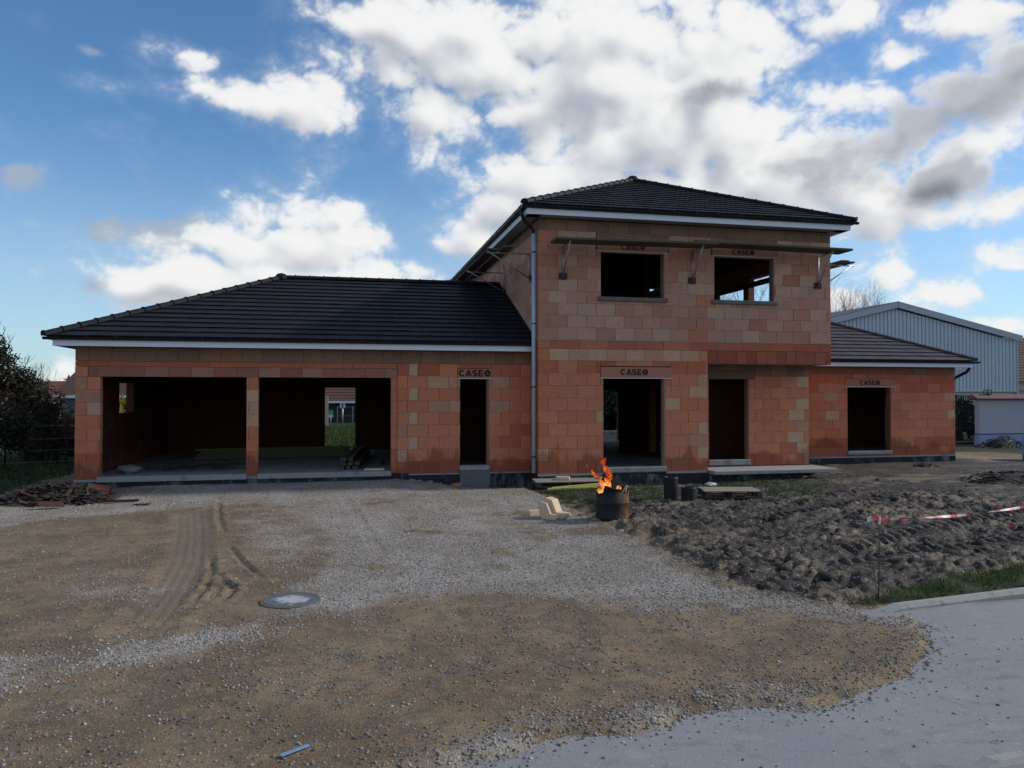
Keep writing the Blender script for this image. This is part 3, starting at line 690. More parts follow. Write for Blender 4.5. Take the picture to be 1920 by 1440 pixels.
def ground_fields(X, Y):
    n_lo = fbm(X, Y, .55, 4, 5); n_mid = fbm(X, Y, 2.2, 4, 9); n_hi = fbm(X, Y, 9., 3, 15)
    wob = .14*n_mid+.05*n_hi
    dd = sdist(X, Y, DRIVE)+.5*wob; dm = sdist(X, Y, MUD)+2.8*wob; dv = sdist(X, Y, VERGE)+.8*wob
    drive = sstep(dd, -.06, .16)
    mud = sstep(dm, -.28, .34); verge = sstep(dv, -.05, .12)
    near = sstep(-np.hypot(np.maximum(np.abs(X-4)-18, 0), np.maximum(np.abs(Y-12)-11, 0)), -6, 0)
    grav = np.zeros_like(X)
    for i, p in enumerate(GRAV):
        q = sstep(sdist(X, Y, p)+2.6*wob+.25*n_lo, -.5, .55)*(1 if i < 2 else (.8 if i < 5 else .55)); grav = np.maximum(grav, q)
    # wheel-polished bands and bare patches inside the gravel
    grav *= np.clip(1-.75*sstep(n_lo+.5*n_mid, .12, .5), .2, 1)
    grav = grav*(1-mud)
    sparse = np.zeros_like(X)
    for p in SPARSE: sparse = np.maximum(sparse, sstep(sdist(X, Y, p)+2*wob, -.3, .4))
    grass = np.maximum(verge, sparse*.85*sstep(n_mid, -.35, .15))
    far_grass = np.maximum(sstep(np.abs(X-5)-18+2*n_lo, 0, 3), sstep(Y-24+3*n_lo, 0, 3))
    far_grass = np.maximum(far_grass, sstep(-X-7.0+.5*n_mid, 0, .8)*sstep(Y-15.6, 0, 1.5))
    grass = np.maximum(grass, far_grass*.95)
    mud = mud*(1-verge); trk = sstep(sdist(X, Y, TRACK)+.8*wob, -.1, .2)
    z = np.full_like(X, -.33)
    # driveway body
    zd = -.262+.022*n_lo+.010*n_mid+.004*n_hi
    # kicked-up ridges of stones
    z = z*(1-drive)+zd*drive
    lip = np.exp(-((dd-.22)/.16)**2)*drive; z += .012*lip
    # tyre tracks: long ruts curving down the left
    def rut(pts, w, depth, berm, tread=0):
        nonlocal z
        P_ = np.array(pts); best = np.full(X.shape, 1e9); along = np.zeros_like(X); acc = 0; sd = np.zeros_like(X)
        for i in range(len(P_)-1):
            x0, y0 = P_[i]; x1, y1 = P_[i+1]; ex, ey = x1-x0, y1-y0; L = math.hypot(ex, ey)
            t = np.clip(((X-x0)*ex+(Y-y0)*ey)/(L*L), 0, 1); d = np.hypot(X-x0-t*ex, Y-y0-t*ey)
            m_ = d < best; best = np.where(m_, d, best); along = np.where(m_, acc+t*L, along)
            sd = np.where(m_, ((X-x0)*ey-(Y-y0)*ex)/L, sd); acc += L
        fade = sstep(along, 0, .8)*sstep(acc-along, 0, .8)
        d2 = best+.02*n_mid
        z = z-depth*np.exp(-(d2/w)**4)*fade+berm*np.exp(-((d2-w*1.45)/(w*.42))**2)*fade*(1+.8*n_hi+.6*n_mid)
        if tread: z = z+tread*np.where(best < w, np.sin(sd*2*np.pi/.115), 0)*fade
    rut(G([(358, 960), (360, 1010), (352, 1060), (325, 1110), (285, 1165), (200, 1240)]), .26, .016, .012, .006)
    rut(G([(395, 1040), (398, 1075), (385, 1110), (345, 1155)]), .05, .022, .024)
    rut(G([(400, 1075), (420, 1100), (440, 1112), (400, 1150)]), .06, .018, .028)
    rut(G([(425, 1020), (455, 1060), (500, 1100)]), .05, .022, .02)
    rut(G([(410, 940), (410, 975), (420, 1010)]), .06, .02, .015)
    rut(G([(640, 930), (680, 990), (712, 1040), (700, 1060)]), .10, .008, .005)
    rut(G([(745, 1040), (780, 1060), (793, 1105)]), .03, .014, .006)
    rut(G([(805, 1070), (850, 1090)]), .035, .015, .01)
    # mud: churned clods and lug prints
    r1 = 1-np.abs(fbm(X+.15*n_hi, Y+.15*n_mid, 1.3, 2, 31))*2.0; r2 = 1-np.abs(fbm(X, Y, 3.6, 4, 41))*2.4
    zm = -.285+.055*n_lo+.045*r1+.062*np.maximum(r2, -.6)+.035*fbm(X, Y, 9, 3, 51)+.012*fbm(X, Y, 30, 2, 61)
    ca2, sa2 = math.cos(.42), math.sin(.42); U = (X-6)*ca2+(Y-9)*sa2; W2_ = -(X-6)*sa2+(Y-9)*ca2
    sm1 = fbm(U*.35+.25*n_mid, W2_*1.9, 1., 5, 201, .55); sm2 = 1-np.abs(fbm(U*.9+.3*n_mid, W2_*3.4+.5*n_lo, 1., 4, 211, .55))*2.6
    zm = -.28+.05*n_lo+.085*sm1+.060*np.maximum(sm2, -.5)+.062*np.maximum(r2, -.6)*sstep(n_mid+.6*n_lo, -.45, .15)+.05*fbm(X+.1*n_mid, Y, 7, 4, 51, .6)+.014*fbm(X, Y, 30, 2, 61)
    calm = sstep(Y-14.0+n_lo, 0, 2.2)
    zm = zm*(1-calm*.65)+(-.27+.04*n_lo)*calm*.65
    z = z*(1-mud)+zm*mud
    def lugs(pts, w, amp, per, slant):
        nonlocal z
        P_ = np.array(pts); best = np.full(X.shape, 1e9); along = np.zeros_like(X); sd = np.zeros_like(X); acc = 0
        for i in range(len(P_)-1):
            x0, y0 = P_[i]; x1, y1 = P_[i+1]; ex, ey = x1-x0, y1-y0; L = math.hypot(ex, ey)
            t = np.clip(((X-x0)*ex+(Y-y0)*ey)/(L*L), 0, 1); d = np.hypot(X-x0-t*ex, Y-y0-t*ey); m_ = d < best
            best = np.where(m_, d, best); along = np.where(m_, acc+t*L, along); sd = np.where(m_, ((X-x0)*ey-(Y-y0)*ex)/L, sd); acc += L
        inside = sstep(-best, -w, -w*.75)*sstep(along, 0, .3)*sstep(acc-along, 0, .3)
        ph = (along+np.abs(sd)*slant+.03*n_mid)/per; saw = np.clip((ph-np.floor(ph))*2.2, 0, 1)*(1-sstep(ph-np.floor(ph), .72, .95))
        z = z*(1-inside*.85)+inside*.85*(-.315+amp*saw+.02*n_mid+.008*n_hi)
    lugs(G([(1560, 1040), (1660, 1010), (1760, 990), (1900, 965), (2050, 945)]), .30, .13, .26, .8)
    lugs(G([(1380, 985), (1480, 965), (1600, 945), (1700, 935)]), .28, .11, .26, .8)
    lugs(G([(1560, 1075), (1700, 1050), (1850, 1030), (2000, 1010)]), .28, .12, .24, -.8)
    lugs(G([(1300, 1040), (1420, 1050), (1500, 1085)]), .26, .11, .24, .8)
    # verge and far grass
    z = z*(1-verge)+(-.235+.02*n_mid)*verge
    z = np.where((far_grass > .01), z*(1-far_grass)+(-.3+.05*n_lo)*far_grass, z)
    # raised fill against the garage, dip by the tarred plinth
    fill = sstep(Y, 16.6, 18.9)*sstep(X, -6.2, -4.5)*(1-sstep(X, .9, 2.2)); z += .13*fill
    left = sstep(-X, 5.5, 7)*sstep(Y, 15, 17); z += .04*left
    dip = sstep(Y, 17.6, 18.6)*sstep(X, 1.8, 3.0)*(1-sstep(X, 8.5, 10)); z -= .10*dip
    z += .10*np.exp(-(((X-1.9)/.9)**2+((Y-18.75)/.28)**2))*(1+n_hi)      # reddish rubble heap
    rise = sstep(X, 12.5, 14)*sstep(Y, 17, 20.5)*near; z += .05*rise
    # keep the ground below slabs, and low under the road
    inside_h = (X > XG+.02) & (X < XE-.02) & (Y > Y1+.1) & (Y < 31) & ((X < 12.6) | (Y > YW+.1))
    z = np.where(inside_h, np.minimum(z, -.35), z)
    roadzone = ((dd < -.1) & (Y < 7.35+.0*X) & (mud < .05) & (verge < .05))
    z = np.where(roadzone, np.minimum(z, -.33), z)
    road_all = (Y < 6.95) & (X > 5.6) ; z = np.where(road_all, -.34, z)
    behind = (Y < 3.75); z = np.where(behind & (X > .2), np.minimum(z, -.34), z)
    dryness = sstep(n_mid+n_lo, -.1, .5)
    heap = np.exp(-(((X-2.2)/1.3)**2+((Y-18.8)/.3)**2))
    return z, grav, mud, grass, trk, dryness, heap
Z, fg, fm, fgr, ft, fd, fh = ground_fields(GX, GY)
ny, nx = GX.shape
V = np.stack([GX.ravel(), GY.ravel(), Z.ravel()], 1)
idx = np.arange(nx*ny).reshape(ny, nx)
F = np.stack([idx[:-1, :-1].ravel(), idx[:-1, 1:].ravel(), idx[1:, 1:].ravel(), idx[1:, :-1].ravel()], 1)
def ground_mat():
    t, m = mat('ground_soil_gravel'); p = t.pos()
    r, gm, b = [o for o in t.sep(t.attr('mask'))[:3]]; trk, dry, heap = [o for o in t.sep(t.attr('mask2'))[:3]]
    n1 = t.noise(p, 1.1, 5, .62); n2 = t.noise(p, 6, 6, .66); n3 = t.noise(p, 28, 5, .68); n4 = t.noise(p, 110, 3, .6)
    warp = t.vm('ADD', p, t.vm('SCALE', t.noise(p, 18, 2, .5, out='Color')))
    warp.node.inputs[1].links[0].from_node.inputs['Scale'].default_value = .03
    flat = t.scale(warp, (1, 1, .5))
    va = t.vor(flat, 38.); vb = t.vor(flat, 66.); vc = t.vor(flat, 110.)
    ca, cb, cc = [t.sep(v_.outputs['Color'])[0] for v_ in (va, vb, vc)]
    def stones(v_, c_, thr): return t.m('MULTIPLY', t.m('LESS_THAN', c_, thr), t.ss(v_.outputs['Distance'], .46, .30))
    grav = t.ss(t.m('ADD', r, t.m('ADD', t.m('MULTIPLY', t.m('SUBTRACT', n2, .5), 1.3), t.m('MULTIPLY', t.m('SUBTRACT', n1, .5), .9))), .18, .85)
    cov = t.m('ADD', t.m('ADD', .26, t.m('MULTIPLY', t.ss(t.noise(p, 3.3, 5, .7), .5, .66), .25)), t.m('MULTIPLY', grav, .50))
    cov = t.m('MULTIPLY', cov, t.m('SUBTRACT', 1., t.m('MULTIPLY', trk, .75)))
    cov = t.m('MULTIPLY', cov, t.m('SUBTRACT', 1., t.m('MULTIPLY', gm, .9)))
    sA = stones(va, ca, t.m('MULTIPLY', cov, .55)); sB = stones(vb, cb, cov); sC = stones(vc, cc, t.m('ADD', cov, .22))
    # soil
    soil = t.mix(t.ss(n1, .35, .68), (.150, .100, .053), (.262, .182, .105))
    soil = t.mix(t.ss(n2, .42, .7), soil, (.10, .085, .062))
    soil = t.mix(t.m('MULTIPLY', t.ss(n3, .5, .75), .5), soil, (.28, .215, .14))
    soil = t.mix(t.m('MULTIPLY', t.ss(t.noise(p, 1.9, 5, .7), .56, .72), .6), soil, (.075, .070, .038)); soil = t.mix(t.m('MULTIPLY', t.ss(t.noise(p, 2.7, 6, .7), .57, .68), .55), soil, (.30, .20, .10))
    soil = t.mix(t.m('MULTIPLY', trk, .6), soil, (.19, .155, .115))
    fines = t.mix(t.ss(n1, .42, .62), t.mix(n3, (.20, .165, .125), (.30, .26, .21)), t.mix(n3, (.29, .275, .255), (.43, .415, .395)))
    soil = t.mix(t.m('MULTIPLY', grav, .72), soil, fines)
    soil = t.mix(t.m('MULTIPLY', heap, .8), soil, (.20, .085, .045))
    def stonecol(v_):
        cr = t.n('ShaderNodeValToRGB'); e = cr.color_ramp.elements
        e[0].position = 0; e[0].color = (.16, .14, .12, 1); e[1].position = 1; e[1].color = (.62, .60, .57, 1)
        for ps, cl in ((.3, (.30, .255, .20, 1)), (.55, (.40, .385, .37, 1)), (.8, (.34, .26, .19, 1))):
            k = e.new(ps); k.color = cl
        t.l(t.sep(v_.outputs['Color'])[1], cr.inputs[0]); return cr.outputs[0]
    sk = t.m('SUBTRACT', .55, t.m('MULTIPLY', grav, .5))
    c = t.mix(sC, soil, t.mix(t.m('ADD', sk, .1), stonecol(vc), soil)); c = t.mix(sB, c, t.mix(sk, stonecol(vb), soil)); c = t.mix(sA, c, t.mix(sk, stonecol(va), soil))
    # mud
    geo = t.n('ShaderNodeNewGeometry')
    mud = t.mix(t.ss(n2, .38, .68), (.024, .020, .018), (.062, .049, .039)); mud = t.mix(t.ss(n1, .5, .66), mud, t.mix(n3, (.04, .032, .027), (.13, .10, .072)))
    mud = t.mix(t.m('MULTIPLY', t.ss(t.m('ADD', n3, t.m('MULTIPLY', dry, .35)), .62, .90), .85), mud, (.20, .155, .105))
    mud = t.mix(t.m('MULTIPLY', t.m('LESS_THAN', cb, .06), .7), mud, (.30, .28, .25))
    c = t.mix(t.ss(t.m('ADD', gm, t.m('MULTIPLY', t.m('SUBTRACT', n3, .5), .5)), .3, .7), c, mud)
    gr = t.mix(n2, (.016, .030, .009), (.042, .054, .019)); gr = t.mix(t.ss(n1, .45, .6), gr, t.vm('MULTIPLY', gr, (.6, .6, .6))); gr = t.mix(t.m('MULTIPLY', t.ss(n3, .55, .72), .4), gr, (.12, .10, .06))
    c = t.mix(t.ss(t.m('ADD', b, t.m('MULTIPLY', t.m('SUBTRACT', n3, .5), .7)), .42, .68), c, gr)
    h = t.m('ADD', t.m('MULTIPLY', sA, t.m('SUBTRACT', .5, va.outputs['Distance'])), t.m('MULTIPLY', sB, t.m('SUBTRACT', .4, vb.outputs['Distance'])))
    h = t.m('ADD', h, t.m('MULTIPLY', n4, .35)); h = t.m('ADD', h, t.m('MULTIPLY', n3, .7))
    t.bsdf(c, t.m('SUBTRACT', .92, t.m('MULTIPLY', gm, .18)), t.bump(h, .9, .022), 0, .25); return m
M_ground = ground_mat()
gr_o = fast_mesh('ground', V, F, M_ground, {'mask': np.stack([fg.ravel(), fm.ravel(), fgr.ravel()], 1), 'mask2': np.stack([ft.ravel(), fd.ravel(), fh.ravel()], 1)}, smooth=True)
tag(gr_o, 'churned building plot of soil, gravel, mud and grass around the house', kind='structure')
def gz(x, y):
    z = ground_fields(np.array([[float(x)]]), np.array([[float(y)]]))[0]; return float(z[0, 0])
def gz_many(x, y):
    return [q.ravel() for q in ground_fields(x.reshape(1, -1), y.reshape(1, -1))]

# road sheet
def road_mat():
    t, m = mat('worn_asphalt'); p = t.pos(); n1 = t.noise(p, .9, 5, .6); n2 = t.noise(p, 7, 5, .65); n3 = t.noise(p, 60, 4, .6)
    v = t.vor(t.scale(p, (1, 1, .3)), 95.); vb = t.vor(p, 26.)
    c = t.mix(n1, (.190, .196, .205), (.265, .268, .272)); c = t.mix(t.m('MULTIPLY', t.ss(n2, .55, .75), .5), c, (.30, .285, .265))
    c = t.mix(t.m('MULTIPLY', t.ss(n2, .46, .30), .6), c, (.13, .13, .132))
    c = t.mix(t.m('MULTIPLY', t.ss(t.sep(v.outputs['Color'])[0], .5, .9), .35), c, (.29, .29, .29))
    c = t.mix(t.m('MULTIPLY', t.m('MULTIPLY', t.m('LESS_THAN', t.sep(vb.outputs['Color'])[0], .05), t.ss(vb.outputs['Distance'], .4, .25)), .7), c, (.36, .34, .31))
    st_ = t.noise(t.scale(p, (.6, 2.2, 1)), 1.3, 6, .72); c = t.mix(t.m('MULTIPLY', t.ss(st_, .53, .68), .55), c, (.125, .125, .128)); c = t.mix(t.m('MULTIPLY', t.ss(t.noise(p, 3.1, 6, .75), .56, .66), .5), c, (.33, .31, .28))
    h = t.m('ADD', t.m('MULTIPLY', v.outputs['Distance'], .5), n3)
    t.bsdf(c, .85, t.bump(h, .7, .004), 0, .3); return m
mb = MB()
xs = [-60, -20, -8]+[i*.5-4 for i in range(40)]+[20, 40, 80, 200]
for i in range(len(xs)-1): mb.add([(xs[i], 3.42, -.300), (xs[i+1], 3.42, -.300), (xs[i+1], 7.12+.10*max(0, xs[i+1]-5.3)*0, -.300), (xs[i], 7.12, -.300)], [(0, 1, 2, 3)])
# keep the sheet only where it is road (to the right and along the bottom)
road = mb.build('road', road_mat()); tag(road, 'pale grey worn asphalt lane crossing the lower right', kind='structure')
# far kerb: rounded concrete kerb curving along the verge
KP = [g(u, v) for u, v in ((1625, 1150), (1680, 1143), (1760, 1133), (1840, 1123), (1920, 1113), (2050, 1098), (2250, 1078), (2600, 1050))]
def kerb(pts, name, label, w=.13, top=-.238, grp=None):
    mb = MB(); prof = [(-w/2, -.45), (-w/2, top-.04+.0), (-w/2+.03, top), (w/2-.03, top), (w/2, top-.03), (w/2, -.45)]
    n = len(prof); P_ = [Vector((x, y, 0)) for x, y in pts]; base = 0
    for i, q in enumerate(P_):
        d = (P_[min(i+1, len(P_)-1)]-P_[max(i-1, 0)]).normalized(); s_ = Vector((-d.y, d.x, 0))
        dz = -.07 if i == 0 else 0
        for a, b in prof: mb.v.append((q.x+s_.x*a, q.y+s_.y*a, b+dz))
    for i in range(len(P_)-1):
        for j in range(n-1): mb.f.append((i*n+j, i*n+j+1, (i+1)*n+j+1, (i+1)*n+j)); mb.c.append((1, 1, 1))
    mb.f.append(tuple(range(n))); mb.c.append((1, 1, 1)); mb.f.append(tuple((len(P_)-1)*n+j for j in range(n-1, -1, -1))); mb.c.append((1, 1, 1))
    o = mb.build(name, M_kerb); tag(o, label, 'kerb'); return o
kerb(KP, 'kerb', 'grey concrete kerb between grass verge and asphalt lane')
kerb([g(1800, 1452), g(1860, 1432), g(1930, 1418), g(2050, 1400), g(2300, 1370)], 'kerb', 'pale kerb corner at the bottom right edge of the lane', top=-.27)

# ------------------------------------------------------------------ loose stones (real geometry) and clods
def blob_variants(k, seed, flat=.7):
    rs = np.random.default_rng(seed); out = []
    t = (1+5**.5)/2
    ico = np.array([(-1, t, 0), (1, t, 0), (-1, -t, 0), (1, -t, 0), (0, -1, t), (0, 1, t), (0, -1, -t), (0, 1, -t), (t, 0, -1), (t, 0, 1), (-t, 0, -1), (-t, 0, 1)], float)
    ico /= np.linalg.norm(ico[0])
    fs = np.array([(0, 11, 5), (0, 5, 1), (0, 1, 7), (0, 7, 10), (0, 10, 11), (1, 5, 9), (5, 11, 4), (11, 10, 2), (10, 7, 6), (7, 1, 8), (3, 9, 4), (3, 4, 2), (3, 2, 6), (3, 6, 8), (3, 8, 9), (4, 9, 5), (2, 4, 11), (6, 2, 10), (8, 6, 7), (9, 8, 1)])
    for i in range(k): out.append(ico*rs.uniform(.65, 1.2, (12, 1))*np.array([1, rs.uniform(.6, 1), flat*rs.uniform(.7, 1.1)]))
    return out, fs
def scatter(name, X, Y, Zs, size, cols, mat_, seed, label, cat, flat=.7, sink=.3, smooth=False):
    var, fs = blob_variants(24, seed, flat); n = len(X); rs = np.random.default_rng(seed+1)
    vi = rs.integers(0, 24, n); A = np.stack(var)[vi]                      # n,12,3
    a = rs.uniform(0, 2*np.pi, n); ca, sa = np.cos(a)[:, None], np.sin(a)[:, None]
    x = A[:, :, 0]*ca-A[:, :, 1]*sa; y = A[:, :, 0]*sa+A[:, :, 1]*ca; z = A[:, :, 2]
    s_ = size[:, None]; tl = rs.uniform(-.3, .3, (n, 2)); z2 = z+x*tl[:, :1]+y*tl[:, 1:]
    Vx = np.stack([x*s_+X[:, None], y*s_+Y[:, None], z2*s_+Zs[:, None]+s_*flat*(1-2*sink)*.6], 2).reshape(-1, 3)
    Fx = (fs[None]+(np.arange(n)*12)[:, None, None]).reshape(-1, 3)
    o = fast_mesh(name, Vx, Fx, mat_, {'col': np.repeat(cols, 20, 0)}, dom='FACE', smooth=smooth)
    tag(o, label, cat, kind='stuff'); return o
def stone_cols(n, rs, warm):
    pal = np.array([(.46, .45, .44), (.34, .33, .325), (.52, .50, .47), (.25, .23, .21), (.36, .28, .20), (.42, .33, .23), (.18, .16, .14), (.28, .19, .12)])
    pc = np.array([.26, .22, .16, .1, .1, .06, .06, .04]); pw = np.array([.10, .14, .08, .14, .2, .14, .12, .08])
    i = np.where(rs.random(n) < warm, rs.choice(8, n, p=pw), rs.choice(8, n, p=pc)); return pal[i]*rs.uniform(.7, 1.0, (n, 1))*np.where(rs.random(n) < warm, .70, .95)[:, None]
rs = np.random.default_rng(21)
def place_stones(N, x0, x1, y0, y1, smin, smax, pw, keep):
    X = rs.uniform(x0, x1, N); Y = rs.uniform(y0, y1, N)
    z, gv, md, gs, tk, dr, hp_ = gz_many(X, Y); dd = sdist(X, Y, DRIVE)
    pr = keep(X, Y, gv, md, gs, tk, dd)
    k = rs.random(N) < pr
    X, Y, z, gv = X[k], Y[k], z[k], gv[k]; sz = smin+(smax-smin)*rs.random(len(X))**pw
    z = np.maximum(z, np.where((sdist(X, Y, DRIVE) < 0.05), -.300, -9))
    return X, Y, z, sz, gv
def kp_near(X, Y, gv, md, gs, tk, dd):
    clump = sstep(fbm(X, Y, 1.7, 4, 71), -.2, .45)
    p = (.12+.30*clump+.75*gv)*(1-.8*tk)*(1-.85*md)*(1-gs)
    p = p+.5*np.exp(-((dd-.14)/.22)**2)*(dd > 0); p = np.where(dd < 0, .012+.5*np.exp(dd/.07), p); return np.clip(p, 0, 1)
sets = [place_stones(64000, -3.2, 6.2, 4.2, 8.0, .005, .017, 2.4, kp_near), place_stones(70000, -6, 8, 8.0, 12.5, .006, .017, 2.4, kp_near),
        place_stones(30000, -7, 9, 12.5, 18.9, .008, .022, 2.6, kp_near)]
X, Y, z, sz, gv = [np.concatenate([s_[i] for s_ in sets]) for i in range(5)]
scatter('gravel', X, Y, z, sz, stone_cols(len(X), rs, np.clip(1-gv, .15, .9)), M_stone, 3, 'loose pale and brown gravel stones strewn over the driveway', 'gravel')
# mud clods
N = 16000; X = rs.uniform(4, 15, N); Y = rs.uniform(7, 18.5, N); z, gv, md, gs, tk, dr, _ = gz_many(X, Y)
cl = sstep(fbm(X, Y, 1.4, 3, 81), -.25, .35)*md*(1-.6*sstep(Y, 13.5, 16))*(1-gs)
k = rs.random(N) < cl*.55*sstep(fbm(X, Y, .9, 3, 301), -.3, .3); X, Y, z = X[k], Y[k], z[k]; sz = .010+.095*rs.random(len(X))**4.2
pal = np.array([(.045, .037, .030), (.065, .052, .04), (.035, .03, .026), (.12, .095, .068), (.17, .135, .095)])
cc = pal[rs.choice(5, len(X), p=[.32, .26, .2, .14, .08])]*rs.uniform(.8, 1.2, (len(X), 1))
M_clod = simple('earth_clod', (1, 1, 1), .9, .3, 25, usecol=True, bumpd=.012)
scatter('earth_clods', X, Y, z, sz, cc, M_clod, 5, 'dark lumps of churned earth right of the gravel', 'earth', .55, .6)
# grass blades on the verge and tufts in the sparse ground
def blades(name, N, box, dens, hmin, hmax, w, label, seed):
    rs = np.random.default_rng(seed); X = rs.uniform(box[0], box[1], N); Y = rs.uniform(box[2], box[3], N)
    z, gv, md, gs, tk, dr, _ = gz_many(X, Y); cl = sstep(fbm(X, Y, 2.5, 3, 91), -.5, .2); k = rs.random(N) < gs*dens*cl; X, Y, z = X[k], Y[k], z[k]; n = len(X)
    h = rs.uniform(hmin, hmax, n); a = rs.uniform(0, 2*np.pi, n); b = rs.uniform(0, 2*np.pi, n); ln = rs.uniform(.1, .8, n)*h
    dx, dy = np.cos(a)*w, np.sin(a)*w; lx, ly = np.cos(b)*ln, np.sin(b)*ln
    V_ = np.stack([np.stack([X-dx, Y-dy, z-.01], 1), np.stack([X+dx, Y+dy, z-.01], 1), np.stack([X+dx*.6+lx*.4, Y+dy*.6+ly*.4, z+h*.6], 1), np.stack([X+lx, Y+ly, z+h], 1)], 1).reshape(-1, 3)
    F_ = np.arange(n*4).reshape(n, 4)
    q = rs.random(n); o = fast_mesh(name, V_, F_, M_blade, {'col': np.stack([q, q, q], 1)}, dom='FACE'); tag(o, label, 'grass', kind='stuff'); return o
blades('grass', 30000, (5.0, 11, 6.9, 9.8), .95, .03, .075, .004, 'short green grass on the verge behind the kerb', 5)
blades('grass', 26000, (4, 13, 12.5, 18.2), .8, .03, .08, .006, 'thin patchy grass between the mud and the house', 6)
blades('grass', 26000, (-13, -6.0, 15.5, 30), .5, .05, .16, .012, 'rough dark grass left of the garage', 7)

blades('grass', 60000, (-3.5, 4, 29.0, 52), .9, .06, .16, .016, 'rough lawn seen through the back doorway of the garage', 8)
# ================================================================== LOOSE THINGS
# scaffold brackets and planks
def bracket(base, out, reach, h, label, foot=True, post_up=0, arm_at=None):
    """base = foot on the wall; out = unit vector away from the wall"""
    o = empty('scaffold_bracket', base, label=label, cat='bracket', group='scaffold brackets on the upper walls'); b = Vector((0, 0, 0)); out = Vector(out); up = Vector((0, 0, 1))
    wall_off = out*.05; h2 = arm_at or h
    mb = MB(); mb.tube([b+wall_off, b+wall_off+up*(h+post_up)], .020, 8); mb.build('upright', M_steel, o, True)
    mb = MB(); mb.tube([b+wall_off+up*.03, b+out*reach+up*(h2-.0)], .017, 8); mb.build('diagonal', M_steel, o, True)
    mb = MB(); mb.tube([b+wall_off+up*(h2-.03), b+out*(reach+.03)+up*(h2-.03)], .017, 8); mb.tube([b+out*reach+up*(h2-.05), b+out*reach+up*(h2+.1)], .014, 6); mb.build('arm', M_steel, o, True)
    s_ = out.cross(up); mb = MB(); mb.beam(b+out*.002-s_*.0+up*(-.06), b+out*.002+up*.10, .20 if foot else .1, .06, up=out); mb.build('foot_plate', M_black, o)
    return o
bracket((5.32, Y0, 4.88), (0, -1, 0), .66, .78, 'scaffold bracket left of the left upper window')
bracket((8.78, Y0, 4.88), (0, -1, 0), .66, .80, 'scaffold bracket between the two upper windows')
bracket((12.42, Y0, 4.86), (0, -1, 0), .66, .82, 'scaffold bracket right of the right upper window')
bracket((XL, 19.12, 4.92), (-1, 0, 0), 1.12, .68, 'scaffold bracket on the left wall behind the downpipe')
bracket((XL, 22.3, 4.98), (-1, 0, 0), 1.12, .62, 'scaffold bracket on the left wall just above the garage roof', post_up=.25)
bracket((XR, 19.0, 4.85), (1, 0, 0), 1.18, .76, 'scaffold bracket sticking out from the right wall')
def plank(name, p, q, w, t, label, mt=None, cat='plank', grp=None, up=(0, 0, 1)):
    p, q = Vector(p), Vector(q); c = (p+q)/2; mb = MB(); mb.beam(p-c, q-c, w, t, up=up); o = mb.build(name, mt or M_board); o.location = c
    tag(o, label, cat, grp); bevel(o, .004); return o
GP = 'planks resting on the scaffold brackets'
plank('scaffold_plank', (4.95, 17.88, 5.70), (9.15, 17.86, 5.735), .60, .055, 'left of the two long grey planks in front of the upper windows', grp=GP)
plank('scaffold_plank', (8.55, 17.88, 5.782), (12.95, 17.86, 5.735), .60, .055, 'right one of two long grey planks, ending past the front corner', grp=GP)
plank('scaffold_plank', (4.0, 18.55, 5.64), (4.0, 23.9, 5.66), .27, .04, 'inner plank under the left eaves, nearest the wall', grp=GP)
plank('scaffold_plank', (3.68, 19.0, 5.64), (3.68, 25.2, 5.66), .27, .04, 'outer plank under the left eaves, nearest the gutter', grp=GP)
plank('scaffold_plank', (13.55, 18.7, 5.66), (13.55, 21.6, 5.66), .24, .04, 'inner short plank on the bracket at the right wall', grp=GP)
plank('scaffold_plank', (13.85, 18.85, 5.66), (13.85, 21.4, 5.66), .22, .04, 'outer short plank on the bracket at the right wall', grp=GP)

# burning barrel
bx, by = 4.66, 12.92; bz = gz(bx, by)-.03
BR = empty('burning_barrel', (bx, by, bz), label='rusty cut down steel drum with a fire burning inside', cat='barrel')
def rust_mat():
    t, m = mat('rusty_drum'); p = t.obj(); x, y, z = t.sep(p); n = t.noise(t.scale(p, (1, 1, .35)), 5, 6, .68); n2 = t.noise(p, 30, 4)
    f = t.ss(t.m('ADD', t.m('MULTIPLY', x, 1.6), n), .50, .82)
    c = t.mix(f, t.mix(n2, (.020, .019, .024), (.05, .04, .04)), t.mix(n2, (.09, .038, .016), (.22, .10, .035)))
    so_ = t.noise(t.scale(p, (1, 1, .25)), 9, 6, .75); c = t.mix(t.m('MULTIPLY', t.ss(so_, .46, .60), .85), c, (.012, .011, .012)); c = t.mix(t.m('MULTIPLY', t.ss(z, .30, .52), .7), c, (.015, .013, .012))
    t.bsdf(c, .75, t.bump(n2, .9, .008), .2, .3); return m
M_drum = rust_mat()
mb = MB(); n = 40; r0 = .285
rows = []
for (z_, r_) in ((0, r0), (.012, r0+.008), (.03, r0), (.27, r0), (.285, r0+.012), (.30, r0), (.50, r0*1.0)):
    ring = []
    for k in range(n):
        a = 2*math.pi*k/n; zz = z_
        if z_ > .4: zz += .035*math.sin(a*1+.6)+.02*math.sin(a*3+1)+.012*math.sin(a*7)
        rr = r_*(1+.022*math.sin(a*3+z_*9)+.012*math.sin(a*7+z_*23))
        ring.append(len(mb.v)); mb.v.append((rr*math.cos(a), rr*math.sin(a), zz))
    rows.append(ring)
inner = []
for ring in reversed(rows):
    q = []
    for i in ring:
        x, y, z_ = mb.v[i]; q.append(len(mb.v)); mb.v.append((x*.975, y*.975, max(z_-.002, .004)))
    inner.append(q)
al = rows+inner
for i in range(len(al)-1):
    for k in range(n): k2 = (k+1) % n; mb.f.append((al[i][k], al[i][k2], al[i+1][k2], al[i+1][k])); mb.c.append((1, 1, 1))
